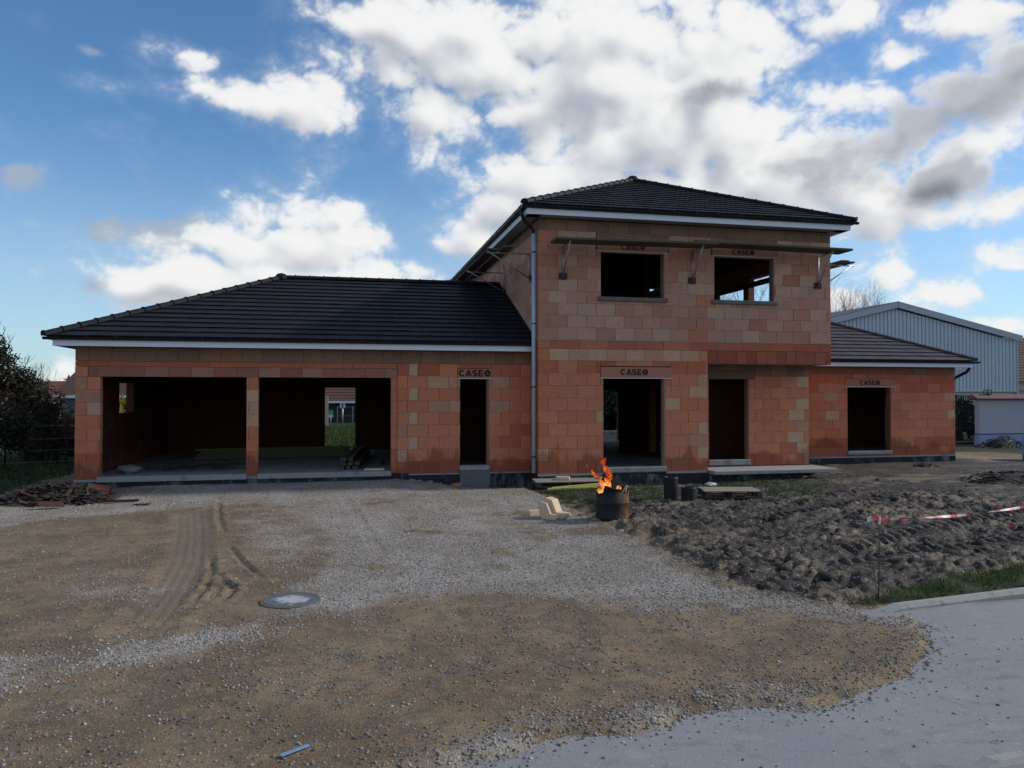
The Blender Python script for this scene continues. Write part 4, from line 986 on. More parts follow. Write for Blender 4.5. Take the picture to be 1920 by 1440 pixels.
mb.f.append(tuple(rows[0][::-1])); mb.c.append((1, 1, 1)); mb.f.append(tuple(inner[-1])); mb.c.append((1, 1, 1))
mb.build('drum', M_drum, BR, True)
mb = MB(); random.seed(4)
M_char = simple('charred_wood', (.018, .015, .013), .9, .4, 12)
WD_ = empty('charred_board', (bx, by, bz), label='blackened boards sticking out of the burning drum', cat='board')
mb.box(-.02, -.02, .30, .16, .02, .72, rz=.5, tilt=(.2, -.35)); mb.box(-.2, -.1, .3, .1, -.07, .56, rz=-.5, tilt=(.5, .3)); mb.box(-.1, -.14, .32, .2, -.10, .52, rz=.2, tilt=(-.4, .2))
mb.box(.0, .0, .3, .25, .05, .50, rz=-.7, tilt=(-.2, .5)); o = mb.build('board', M_char, WD_); 
mb = MB(); mb.beam((.10, -.22, .46), (.17, -.245, .60), .018, .018); mb.beam((.15, -.25, .48), (.19, -.24, .60), .014, .014); mb.build('splinter', M_timber, WD_)
mb = MB()
for k in range(26):
    a = random.uniform(0, 6.28); r_ = random.uniform(0, .2); mb.box(r_*math.cos(a)-.05, r_*math.sin(a)-.04, .28, r_*math.cos(a)+.05, r_*math.sin(a)+.04, .36+random.uniform(0, .08), rz=a, tilt=(random.uniform(-.6, .6), random.uniform(-.6, .6)))
mb.build('embers', M_char, WD_)
# flames
def flame_mat():
    t, m = mat('flame'); p = t.obj(); z = t.sep(p)[2]
    n = t.noise(t.scale(p, (1, 1, .6)), 16, 5, .62, 1.2); n2 = t.noise(p, 48, 4, .6)
    f = t.ss(t.m('ADD', n, t.m('MULTIPLY', t.m('SUBTRACT', z, .60), -.45)), .36, .66)
    c = t.mix(f, (1., .09, .02), (1., .42, .08)); c = t.mix(t.ss(f, .75, 1.), c, (1., .62, .2))
    lw = t.n('ShaderNodeLayerWeight'); lw.inputs[0].default_value = .35
    al_ = t.m('MULTIPLY', t.ss(t.m('ADD', t.m('MULTIPLY', n, .6), t.m('MULTIPLY', n2, .4)), .42, .58), t.m('SUBTRACT', 1., t.m('MULTIPLY', lw.outputs[1], .75)))
    em = t.n('ShaderNodeEmission'); t.l(c, em.inputs[0]); t.put(em.inputs[1], t.m('ADD', .40, t.m('MULTIPLY', f, .75)))
    tr = t.n('ShaderNodeBsdfTransparent'); mx = t.n('ShaderNodeMixShader'); t.l(al_, mx.inputs[0]); t.l(tr.outputs[0], mx.inputs[1]); t.l(em.outputs[0], mx.inputs[2])
    o = t.n('ShaderNodeOutputMaterial'); t.l(mx.outputs[0], o.inputs[0]); return m
M_fl = flame_mat()
FL = empty('fire', (bx, by, bz), label='orange flames leaping out of the rusty drum and blown leftwards', cat='fire')
def tongue(pts, rads, n=10):
    mb = MB(); mb.tube(pts, rads, n); 
    mb.v = [(x+.016*math.sin(z*33+y*20), y*.7+.012*math.sin(z*41), z) for x, y, z in mb.v]
    o = mb.build('flame', M_fl, FL, True)
random.seed(12)
def T(*p): return [(a, b, c) for a, b, c in p]
tongue(T((-.20, 0, .40), (-.20, 0, .50), (-.17, 0, .60), (-.20, 0, .68), (-.22, 0, .74)), [.05, .085, .075, .05, .004])
tongue(T((-.12, 0, .40), (-.11, 0, .52), (-.12, 0, .62), (-.10, 0, .70), (-.16, 0, .78)), [.06, .09, .08, .045, .004])
tongue(T((-.08, -.02, .68), (-.06, 0, .76), (-.07, 0, .86), (-.13, 0, .97), (-.17, 0, 1.05)), [.02, .065, .07, .04, .012])
tongue(T((-.17, 0, 1.03), (-.18, 0, 1.08), (-.15, 0, 1.14), (-.14, 0, 1.19)), [.012, .05, .045, .006])
tongue(T((-.23, 0, .66), (-.24, 0, .72), (-.23, 0, .78), (-.26, 0, .82)), [.014, .024, .03, .01])
tongue(T((-.26, 0, .78), (-.31, 0, .80), (-.36, 0, .84), (-.39, 0, .92), (-.385, 0, .95)), [.02, .03, .036, .018, .003])
tongue(T((-.50, 0, .98), (-.505, 0, 1.01), (-.50, 0, 1.05)), [.004, .018, .004])
tongue(T((-.02, 0, .42), (.01, 0, .52), (-.03, 0, .62), (-.08, 0, .70)), [.05, .065, .055, .006])
tongue(T((.04, 0, .44), (.08, 0, .52), (.07, 0, .60), (.02, 0, .66)), [.04, .05, .04, .005])
tongue(T((.13, 0, .44), (.145, 0, .50), (.13, 0, .57), (.09, 0, .61)), [.03, .04, .035, .005])
tongue(T((-.36, 0, 1.02), (-.355, 0, 1.05), (-.36, 0, 1.07)), [.003, .010, .003])

FL.scale = (.95, 1., .86); FL.location.z += .045
# shaped timber offcuts on the gravel
def offcut(loc, rz, label, sc=1., lean=0):
    prof = [(0, 0), (.34, 0), (.40, .05), (.40, .10), (.22, .12), (.12, .33), (-.02, .36), (-.08, .33), (-.05, .12)]
    mb = MB(); n = len(prof); w = .20*sc
    vs = [(-w/2, -a*sc, b*sc) for a, b in prof]+[(w/2, -a*sc, b*sc) for a, b in prof]
    fs = [tuple(range(n)), tuple(range(2*n-1, n-1, -1))]+[(i, i+n, (i+1) % n+n, (i+1) % n) for i in range(n)]
    mb.add(vs, fs); o = mb.build('timber_offcut', M_timber); o.location = loc; o.rotation_euler = (0, lean, rz); tag(o, label, 'timber block', 'shaped timber offcuts on the gravel'); bevel(o, .004); return o
wx, wy = g(1040, 976); wz = gz(wx, wy)
offcut((wx-.06, wy+.15, wz+.0), R(40), 'larger stepped pale timber offcut leaning towards the lane', 1.)
offcut((wx-.17, wy+.10, wz-.01), R(40), 'smaller stepped timber offcut pressed against the left side of the larger one', .86)
mb = MB(); mb.box(-.11, -.06, 0, .11, .06, .09); o = mb.build('timber_block', M_timber); o.location = (wx-.28, wy+.42, wz); o.rotation_euler = (0, 0, .3); tag(o, 'small pale timber block lying behind the stepped offcuts', 'timber block'); bevel(o, .004)

# pallets
M_palletd = simple('dark_pallet_wood', (.085, .072, .058), .9, .3, 4)  # darker wood tone for the pallet parts below the slats
def pallet(loc, rz, L, W, label, slats=7, h=.13, name='wooden_pallet', tilt=0):
    o = empty(name, loc, rz, label=label, cat='pallet'); o.rotation_euler = (0, tilt, rz)
    random.seed(len(label))
    for k in range(slats):
        y = -W/2+(k+.5)*W/slats; mb = MB(); j = random.uniform(-.03, .03); mb.beam((-L/2+j, y, h), (L/2+j, y, h+random.uniform(-.004, .004)), W/slats*.9, .02); mb.build('slat', M_pallet, o)
    for x in (-L/2+.05, 0, L/2-.05):
        mb = MB(); mb.box(x-.045, -W/2+.01, h-.03, x+.045, W/2-.01, h-.012); mb.build('crosspiece', M_palletd, o)
        for y in (-W/2+.07, 0, W/2-.07):
            mb = MB(); mb.box(x-.045, y-.05, .02, x+.045, y+.05, h-.032); mb.build('block', M_palletd, o)
    for y in (-W/2+.07, 0, W/2-.07):
        mb = MB(); mb.beam((-L/2, y, .009), (L/2, y, .009), .09, .018); mb.build('runner', M_palletd, o)
    return o
px, py = g(1358, 938); pallet((px+.05, py-.12, gz(px, py)+.03), R(-12), 1.18, .75, 'grey weathered pallet lying beside the black ribbed pipes', h=.14)
px, py = 5.28, 17.95; pz = gz(px, py)
pallet((px-.02, py-.1, pz+.10), R(-4), 1.55, .8, 'weathered board platform on blocks by the tarred plinth', slats=5, h=.12, name='wooden_pallet')
mb = MB(); mb.box(-.16, -.1, 0, .16, .1, .07); o = mb.build('timber_block', M_timber); o.location = (px-.08, py-.05, pz+.235); o.rotation_euler = (0, 0, -.4); tag(o, 'short pale timber block lying on the board platform', 'timber block'); bevel(o, .004)
plank('yellow_plank', (4.75, 17.25, gz(4.75, 17.25)+.07), (6.35, 17.35, gz(6.35, 17.35)+.10), .10, .05, 'upper yellow plank leaning on its twin before the platform', M_yplank)
plank('yellow_plank', (4.6, 17.12, gz(4.6, 17.1)+.04), (6.1, 17.22, gz(6.1, 17.2)+.05), .09, .045, 'lower yellow plank on the ground before the platform', M_yplank)
# ribbed pipes
def ribbed(loc, r, h, label, lean=0):
    mb = MB(); n = 28; pts = []; rr = []
    k = int(h/.022)
    for i in range(k+1):
        pts += [(0, 0, i*h/k)]; rr += [r if i % 2 else r*.93]
    mb.tube(pts, rr, n, cap=False); st = len(mb.v)
    q = [(x*.88, y*.88, z) for x, y, z in mb.v]; f2 = [tuple(i+st for i in f[::-1]) for f in mb.f]; mb.v += q; mb.f += f2; mb.c += [(1, 1, 1)]*len(f2)
    top = [k*n+i for i in range(n)]; bot = list(range(n))
    for L_ in (top, bot):
        for i in range(n): mb.f.append((L_[i], L_[(i+1) % n], L_[(i+1) % n]+st, L_[i]+st)); mb.c.append((1, 1, 1))
    o = mb.build('ribbed_pipe', M_plastic, None, True); o.location = loc; o.rotation_euler = (0, lean, 0); tag(o, label, 'pipe', 'short black ribbed pipes'); return o
a = g(1258, 944); ribbed((a[0], a[1], gz(*a)-.02), .15, .50, 'taller upright black ribbed pipe')
a = g(1289, 947); ribbed((a[0]+.02, a[1]-.02, gz(*a)-.02), .158, .27, 'shorter squat black ribbed pipe beside the pallet')
# stub pipes beside the plinth
for (x, y, h, lb) in ((3.93, 18.85, .42, 'grey plastic pipe stub standing left of the downpipe'), (6.02, 18.1, .30, 'grey plastic pipe stub standing behind the board platform')):
    mb = MB(); mb.tube([(0, 0, 0), (0, 0, h)], .05, 14); mb.tube([(0, 0, h-.06), (0, 0, h+.004)], .056, 14); o = mb.build('pipe_stub', simple('dark_grey_plastic', (.05, .055, .065), .5, .1), None, True); o.location = (x, y, -.42); tag(o, lb, 'pipe')
# brick bits
random.seed(9)
def brick(x, y, label, s=1., mt=None, rz=0):
    mb = MB(); mb.box(-.11*s, -.06*s, 0, .11*s, .06*s, .08*s); o = mb.build('brick_piece', mt or M_brickbit); o.location = (x, y, gz(x, y)-.01); o.rotation_euler = (random.uniform(-.2, .2), random.uniform(-.2, .2), rz); tag(o, label, 'brick'); bevel(o, .012, 2)
a = g(856, 913); brick(a[0], a[1], 'orange brick piece lying by the tarred plinth', 1.1, rz=.3)
for i, (u, v, lb, s) in enumerate(((1332, 912, 'flat whitish stone slab between the porch and the pallet', 1.4), (1216, 903, 'pale stone lump in front of the stained plinth', .9), (1088, 972, 'small dark stone right of the timber offcuts', .5), (1165, 1003, 'small pale stone at the foot of the burning drum', .4))):
    a = g(u, v); var, fs = blob_variants(1, 40+i, .45); mb = MB(); mb.add([tuple(q*.14*s) for q in var[0]], [tuple(f) for f in fs]); o = mb.build('stone', simple('whitish_stone', (.45, .45, .46) if i != 2 else (.1, .1, .1), .85, .15, 20), None); o.location = (a[0], a[1], gz(*a)+.02); tag(o, lb, 'stone'); bevel(o, .01)
# manhole cover
a = g(545, 1133); mz = gz(*a)
MH = empty('manhole_cover', (a[0], a[1], mz+.004), label='round dusty grey concrete manhole cover set in the gravel', cat='manhole cover')
def mh_mat():
    t, m = mat('dusty_cover'); p = t.obj(); n = t.noise(p, 9, 5, .65); n2 = t.noise(p, 60, 4); r_ = t.vm('LENGTH', t.scale(p, (1, 1, 0)))
    f = t.ss(t.m('SUBTRACT', n, t.m('MULTIPLY', r_, 1.7)), .12, .36); c = t.mix(f, t.mix(n2, (.065, .085, .10), (.13, .15, .165)), (.40, .39, .38)); t.bsdf(c, .85, t.bump(n2, .5, .003)); return m
mb = MB(); mb.tube([(0, 0, -.05), (0, 0, .004), (0, 0, .010)], [.282, .282, .275], 40); mb.build('cover', mh_mat(), MH)
mb = MB()
for i in range(40):
    t0, t1 = 2*math.pi*i/40, 2*math.pi*(i+1)/40; r0_, r1_ = .285, .315
    vs = [(r_*math.cos(t_), r_*math.sin(t_), z_) for t_ in (t0, t1) for r_, z_ in ((r0_, -.05), (r0_, .010), (r1_, .008), (r1_, -.05))]
    mb.add(vs, [(0, 1, 5, 4), (1, 2, 6, 5), (2, 3, 7, 6)])
mb.build('rim', simple('dusty_rim', (.13, .115, .09), .95, .35, 12), MH)
# blue strip
a = g(553, 1421); mb = MB(); mb.box(-.105, -.017, 0, .105, .017, .006); o = mb.build('blue_strip', M_bluepaint); o.location = (a[0], a[1], gz(*a)+.012); o.rotation_euler = (0, .03, R(38)); tag(o, 'pale blue painted strip of wood lying on the soil', 'strip'); bevel(o, .002)

# barrier tape on a rod
ax_, ay_ = g(1647, 1133); az_ = gz(ax_, ay_)
TPo = empty('marker_rod', (ax_, ay_, az_), label='thin rusty steel rod stuck in the verge holding tape', cat='rod')
mb = MB(); mb.tube([(0, 0, -.1), (.012, 0, .45), (.018, 0, .93)], .007, 6); mb.build('rod', simple('rusty_rod', (.10, .05, .035), .8, .2), TPo, True)
def tape_mat():
    t, m = mat('barrier_tape'); c = t.attr('col'); n = t.noise(t.obj(), 12, 3); t.bsdf(t.mix(t.m('MULTIPLY', n, .25), c, (.3, .3, .3)), .45, None, 0, .4); return m
M_tape = tape_mat(); REDC = (.62, .03, .03); WHC = (.62, .62, .62)
def ribbon(mb, pts, w, per=.22, twist=0., ph=0.):
    pts = [Vector(p) for p in pts]; acc = ph
    seg = []
    for i in range(len(pts)-1):
        L = (pts[i+1]-pts[i]).length; n = max(1, int(L/.05))
        for k in range(n): seg.append((pts[i].lerp(pts[i+1], k/n), acc+L*k/n))
        acc += L
    seg.append((pts[-1], acc))
    for i in range(len(seg)-1):
        p, s_ = seg[i]; q, s2 = seg[i+1]; d = (q-p).normalized()
        def side(s__):
            a_ = twist*s__; up = Vector((0, 0, 1)); sd = d.cross(up).normalized(); return (up*math.cos(a_)+sd*math.sin(a_))*w/2
        u0, u1 = side(s_), side(s2); mb.add([p-u0, q-u1, q+u1, p+u0], [(0, 1, 2, 3)], REDC if int(s_/per) % 2 == 0 else WHC)
TAPE = empty('barrier_tape', (ax_, ay_, az_), label='red and white barrier tape strung from the rod across the mud', cat='tape')
ex, ey = 9.6, 9.0
mb = MB(); pts = []
for i in range(25):
    f = i/24; sag = -.05*4*f*(1-f); pts.append((.018+(ex-ax_)*f, (ey-ay_)*f, .86-.19*f+sag))
ribbon(mb, pts, .032, .20, 1.7); mb.build('strand', M_tape, TAPE)
mb = MB(); ribbon(mb, [(.02, 0, .86), (-.03, -.01, .885), (-.09, -.01, .875), (-.13, 0, .855), (-.135, .01, .82)], .06, .09, 2.); mb.build('loose_end', M_tape, TAPE)
mb = MB(); ribbon(mb, [(.02, 0, .86), (.05, -.01, .82), (.075, -.01, .76), (.10, 0, .70)], .02, .06, 3.); mb.build('loose_end', M_tape, TAPE)
mb = MB(); mb.tube([(.018, 0, .80), (.018, 0, .90)], .012, 8, WHC); mb.build('knot', M_tape, TAPE)
mb = MB(); ribbon(mb, [(0, 0, .0), (.5, .12, .02), (1.2, .2, .0), (2.2, .5, .03)], .03, .25, 2.5); o = mb.build('barrier_tape', M_tape); q = g(1890, 1002); o.location = (q[0], q[1], gz(*q)+.03); tag(o, 'second length of pale tape lying on the churned mud', 'tape')
TP2 = empty('marker_rod', (ex, ey, gz(ex, ey)), label='second steel rod beyond the right edge holding the tape end', cat='rod'); mb = MB(); mb.tube([(0, 0, -.1), (0, 0, .72)], .007, 6); mb.build('rod', MATS['rusty_rod'], TP2, True)

# debris heap left of the garage: individual scraps in one loose pile
random.seed(31)
def heap(name, cx, cy, rx, ry, h, n, pal, label, cat, szr, seed):
    random.seed(seed); mb = MB(); z0 = gz(cx, cy)
    for k in range(n):
        a = random.uniform(0, 6.283); r_ = random.random()**.6; x = rx*r_*math.cos(a); y = ry*r_*math.sin(a); zt = h*(1-r_)**.8*random.uniform(.55, 1.05)
        L = random.uniform(*szr); w = random.uniform(.03, .16)*L*1.6; th = random.uniform(.008, .03)
        mb.box(x-L/2, y-w/2, zt-th/2, x+L/2, y+w/2, zt+th/2, random.choice(pal), rz=random.uniform(0, 3.14), tilt=(random.uniform(-.6, .6), random.uniform(-.45, .45)))
    n2 = 18; ring = [(rx*.75*math.cos(2*math.pi*i/n2), ry*.75*math.sin(2*math.pi*i/n2), -.03) for i in range(n2)]; mid = [(rx*.35*math.cos(2*math.pi*i/n2), ry*.35*math.sin(2*math.pi*i/n2), h*.6) for i in range(n2)]
    mb.add(ring+mid+[(0, 0, h*.75)], [(i, (i+1) % n2, n2+(i+1) % n2, n2+i) for i in range(n2)]+[(n2+i, n2+(i+1) % n2, 2*n2) for i in range(n2)], (.02, .017, .014))
    o = mb.build(name, M_scrap); o.location = (cx, cy, z0); return tag(o, label, cat, kind='stuff')
PALD = [(.030, .022, .02), (.04, .026, .022), (.06, .034, .026), (.02, .018, .018), (.10, .045, .028), (.06, .045, .035), (.035, .035, .04), (.03, .025, .022)]
hx, hy = g(110, 945)
heap('debris_pile', hx-.05, hy+.1, 1.25, .75, .40, 520, PALD, 'dark heap of broken bark and scrap left of the garage', 'debris pile', (.07, .42), 5)
def scrap(u, v, col, L, w, t_, label, name='scrap_board', rz=0, tilt=(0, 0), dz=.05, mt=None):
    a = g(u, v); mb = MB(); mb.box(-L/2, -w/2, -t_/2, L/2, w/2, t_/2, col); o = mb.build(name, mt or M_scrap); o.location = (a[0], a[1], gz(*a)+dz); o.rotation_euler = (tilt[0], tilt[1], rz); tag(o, label, 'scrap'); bevel(o, .006)
scrap(185, 938, (.15, .062, .032), .42, .3, .04, 'rust orange slab on the right flank of the dark heap', rz=.4, tilt=(.3, .2), dz=.16)
scrap(160, 945, (.02, .022, .03), .6, .28, .05, 'black sheet on the front of the dark heap', rz=-.1, tilt=(.35, 0), dz=.12)
scrap(95, 958, (.07, .03, .022), .45, .2, .03, 'reddish board at the front foot of the dark heap', rz=.5, tilt=(.3, .1), dz=.1)
scrap(225, 947, (.02, .018, .018), .7, .06, .04, 'thin black stick pointing right from the dark heap', rz=.15, dz=.04)
scrap(265, 952, (.03, .025, .022), .3, .04, .03, 'short dark stick lying alone on the pale gravel', rz=.2, dz=.03)
a = g(1905, 905); heap('debris_pile', a[0]+.4, a[1], 1.9, 1.1, .26, 170, [(.05, .025, .022), (.035, .03, .03), (.08, .035, .03), (.02, .018, .02)], 'low dark reddish heap of rubble at the right edge', 'debris pile', (.15, .45), 6)
a = g(1735, 880); heap('debris_pile', a[0], a[1], .45, .35, .12, 50, [(.06, .03, .025), (.035, .03, .03)], 'small brown mound of earth in front of the right wing', 'debris pile', (.06, .2), 7)
# things inside the garage
def branches():
    random.seed(8); mb = MB()
    for k in range(60):
        x, y = random.uniform(-4.95, -2.95), 20.75+random.uniform(-.5, .5); a = random.uniform(-.6, .6); L = random.uniform(.3, .9); z_ = .07+random.uniform(0, .16)
        mb.tube([(x, y, z_), (x+L*.5*math.cos(a), y+L*.5*math.sin(a), z_+random.uniform(-.02, .08)), (x+L*math.cos(a), y+L*math.sin(a), z_+random.uniform(-.02, .1))], [.012, .01, .004], 5)
    o = mb.build('branch_pile', M_bark, None, True, loc=(-3.9, 20.75, .055)); tag(o, 'pile of dry dark branches on the garage floor', 'branches', kind='stuff')
branches()
mb = MB(); var, fs = blob_variants(1, 77, .45); mb.add([tuple(q*.30) for q in var[0]], [tuple(f) for f in fs]); o = mb.build('stone', simple('pale_slab_stone', (.22, .21, .21), .8, .15, 10)); o.location = (-5.05, 20.2, .16); o.rotation_euler = (.3, .1, .2); tag(o, 'big pale stone fragment beside the branches in the garage', 'stone')
for k in range(9):
    x = .28+(k % 3)*.17+(.05 if k//3 else 0); zz = .10+(k//3)*.105
    if k == 8: continue
    plank('stacked_beam', (x-.32+.0, 19.95+.05*(k % 2), zz), (x+.10, 24.6, zz), .13, .09, 'dark timber beam in the stack pointing into the right garage bay', M_dkwood, 'beam', 'timber beams stacked in the right garage bay')
for k in range(8):
    zz = .09+(k//2)*.075; y = 24.4+(k % 2)*.2
    plank('stored_plank', (-4.3+.15*(k % 3), y, zz), (.2-.1*(k % 2), y+.15, zz), .17, .065, 'long greenish timber in the low stack at the back of the garage', simple('greenish_timber', (.16, .14, .06), .85, .3, 3) if k == 0 else MATS['greenish_timber'], 'timber', 'long timbers stacked at the back of the garage')
plank('threshold_plank', (.52, 19.33, .115), (1.0, 19.30, .115), .14, .045, 'short pale plank on the garage threshold by the beams', M_timber)
mb = MB(); mb.tube([(0, 0, 0), (0, 0, .12), (0, 0, .2)], [.06, .06, .02], 10); o = mb.build('bottle', M_winglass, None, True); o.location = (1.05, 21.2, .055); tag(o, 'small dark container on the floor in the right garage bay', 'container')
# steel prop in the front doorway
M_propd = simple('dull_prop_steel', (.10, .09, .085), .7, .3, 8)
PR = empty('steel_prop', (9.98, Y1+.75, .05), label='steel building prop standing inside the porch doorway', cat='prop')
mb = MB(); mb.box(-.09, -.09, .0, .09, .09, .02); mb.build('base_plate', M_propd, PR); mb = MB(); mb.tube([(0, 0, .02), (0, 0, 1.5)], .03, 10); mb.build('outer_tube', M_propd, PR, True); mb = MB(); mb.tube([(0, 0, 1.5), (0, 0, 2.7)], .022, 10); mb.build('inner_tube', M_propd, PR, True)

# ================================================================== BACKGROUND
def ribbed_clad(mb, pts_fn, x0, x1, y, per=.45, col=(1, 1, 1)):
    x = x0
    while x < x1:
        a, b = x, min(x+per*.72, x1); mb.add([(a, y, pts_fn(a)[0]), (b, y, pts_fn(b)[0]), (b, y, pts_fn(b)[1]), (a, y, pts_fn(a)[1])], [(0, 1, 2, 3)])
        c, d = b, min(b+per*.28, x1)
        if d > c:
            m1, m2 = c+(d-c)*.25, c+(d-c)*.75
            for (p, yp), (q, yq) in (((c, y), (m1, y+.07)), ((m1, y+.07), (m2, y+.07)), ((m2, y+.07), (d, y))):
                mb.add([(p, yp, pts_fn(p)[0]), (q, yq, pts_fn(q)[0]), (q, yq, pts_fn(q)[1]), (p, yp, pts_fn(p)[1])], [(0, 1, 2, 3)])
        x += per
HY = 38.; hx0 = 19.5; pkx, pkz = 30.77, 7.07; ex_, ez_ = 39.05, 5.30
HG = empty('industrial_hangar', (30, HY, 0), label='pale blue corrugated metal hangar with white gable trim behind the right wing', cat='hangar')
def hb(mb, name, m_, sm=False): o = mb.build(name, m_, None, sm, loc=(30, HY, 0)); o.location = (0, 0, 0); o.parent = HG; return o
top = lambda x: (2.2, pkz-.22-(pkx-x)*.235 if x < pkx else pkz-.22-(x-pkx)*(pkz-ez_)/(ex_-pkx))
t, M_clad = mat('blue_cladding'); n = t.noise(t.scale(t.obj(), (3, 1, .25)), 1.2, 4); 
t.bsdf(t.mix(n, (.46, .51, .56), (.54, .59, .64)), .55, None, .1, .4)
mb = MB(); ribbed_clad(mb, top, hx0, ex_-.1, HY, .25); hb(mb, 'cladding', M_clad)
mb = MB(); mb.box(hx0, HY+.1, -.5, ex_-.12, HY+.3, 2.19); hb(mb, 'base_wall', M_cream)
mb = MB(); mb.beam((hx0, HY-.15, top(hx0)[1]+.20), (pkx, HY-.15, pkz), .1, .34); mb.beam((pkx, HY-.15, pkz), (ex_+.15, HY-.15, ez_-.03), .1, .34); hb(mb, 'gable_trim', simple('trim_grey', (.40, .42, .45), .5, .05))
mb = MB(); mb.box(hx0, HY-.03, 2.12, ex_-.1, HY+.1, 2.2); mb.box(ex_-.1, HY-.02, -.5, ex_+.02, HY+.3, 5.1); hb(mb, 'flashing', MATS['trim_grey'])
mb = MB(); mb.add([(hx0, HY-.2, top(hx0)[1]+.40), (pkx, HY-.2, pkz+.19), (pkx, 75, pkz+.19), (hx0, 75, top(hx0)[1]+.40), (ex_+.2, HY-.2, ez_+.14), (ex_+.2, 75, ez_+.14)], [(0, 1, 2, 3), (1, 4, 5, 2)]); hb(mb, 'roof', simple('hangar_roof', (.06, .062, .07), .6, .2))
mb = MB(); mb.box(ex_-.09, HY+.31, -.5, ex_, 75, 5.2); hb(mb, 'side_wall', M_cream)
# annex and tiled roof at far right
AN = empty('tiled_house', (48, 42, 0), label='house with dark brown tiled roof right of the hangar', cat='house')
def ab(mb, name, m_): o = mb.build(name, m_, None, False, loc=(48, 42, 0)); o.location = (0, 0, 0); o.parent = AN; return o
mb = MB(); slope_mesh(mb, (38, 45.2, 2.9), (1, 0, 0), (0, .77, .64), lambda s: -s*0+ (2.2-s*.6 if s < 3 else .4), lambda s: 22, 5.4, .32, .03, .01); ab(mb, 'roof', M_rooft)
mb = MB(); mb.box(38.5, 45.6, -.5, 60, 50, 2.95); ab(mb, 'wall', M_cream)
mb = MB(); mb.box(39.2, 39.2, -.5, 60, 39.6, 2.2); ab(mb, 'annex_wall', M_cream); mb = MB(); mb.box(39.1, 38.9, 2.2, 60, 39.7, 2.32); ab(mb, 'annex_coping', M_conc)
# boundary wall with tile coping
BW = empty('boundary_wall', (27, 28.6, 0), label='lilac rendered boundary wall with bluish base and tiled coping', cat='wall')
def bb(mb, name, m_): o = mb.build(name, m_, None, False, loc=(27, 28.6, 0)); o.location = (0, 0, 0); o.parent = BW; return o
bwx = 27.34; mb = MB(); mb.box(bwx, 28.6, .22, 45, 28.85, 1.78); bb(mb, 'wall_face', M_wallw)
mb = MB(); mb.box(bwx-.01, 28.57, -.5, 45, 28.86, .20); bb(mb, 'base', M_wallb); mb = MB(); mb.box(bwx-.01, 28.56, .20, 45, 28.86, .245); bb(mb, 'band', simple('violet_band', (.08, .06, .10), .8, .1))
mb = MB(); x = bwx-.28
while x < 45:
    mb.add([(x, 28.38, 1.76), (x+.2, 28.38, 1.76), (x+.2, 28.72, 1.94), (x, 28.72, 1.94), (x, 28.38, 1.80), (x+.2, 28.38, 1.80), (x+.2, 28.72, 1.975), (x, 28.72, 1.975), (x, 29.05, 1.77), (x+.2, 29.05, 1.77)], [(0, 1, 5, 4), (4, 5, 6, 7), (7, 6, 9, 8), (0, 4, 7, 8), (1, 9, 6, 5)])
    x += .212
mb.box(bwx-.2, 28.45, 1.72, 45, 28.98, 1.765); bb(mb, 'coping', simple('coping_tile', (.16, .09, .075), .8, .25, 4))
LN = empty('wall_lantern', (27.9, 28.72, 1.97), label='small black lantern frame on top of the tiled wall coping', cat='lantern')
mb = MB()
for x, y in ((-.1, -.1), (.1, -.1), (.1, .1), (-.1, .1)): mb.box(x-.012, y-.012, 0, x+.012, y+.012, .2)
mb.box(-.12, -.12, .18, .12, .12, .21); mb.box(-.11, -.11, 0, .11, .11, .02); mb.build('frame', M_iron, LN); mb = MB(); mb.tube([(0, 0, .02), (0, 0, .13)], .03, 8); mb.build('lamp', M_iron, LN, True)
# wrought iron gate
GT = empty('iron_gate', (26.6, 29.2, -.3), label='black wrought iron gate with a central cross finial beside the lilac wall', cat='gate')
mb = MB()
for z_ in (.12, .75, 1.95, 2.2): mb.beam((-3.2, 0, z_), (1.0, 0, z_), .04, .045)
x = -3.2
while x <= 1.0: mb.beam((x, 0, .02), (x, 0, 2.2), .025, .025); x += .115
mb.build('bars', M_iron, GT)
mb = MB(); mb.box(-3.2, -.03, .02, 1.0, .03, .14); 
mb.build('kick_rail', M_iron, GT)
mb = MB(); cxx = -.15; mb.beam((cxx, 0, 0), (cxx, 0, 2.72), .07, .07); mb.beam((cxx-.12, 0, 2.58), (cxx+.12, 0, 2.58), .05, .05)
for s_ in (-1, 1):
    mb.tube([(cxx+s_*.05, 0, 2.3), (cxx+s_*.2, 0, 2.05), (cxx+s_*.28, 0, 1.8), (cxx+s_*.2, 0, 1.6), (cxx+s_*.05, 0, 1.7)], .03, 6)
mb.build('cross', M_iron, GT)
mb = MB(); mb.box(-3.3, -.25, -.1, 1.1, .25, .0); o = mb.build('footing', M_conc, GT)
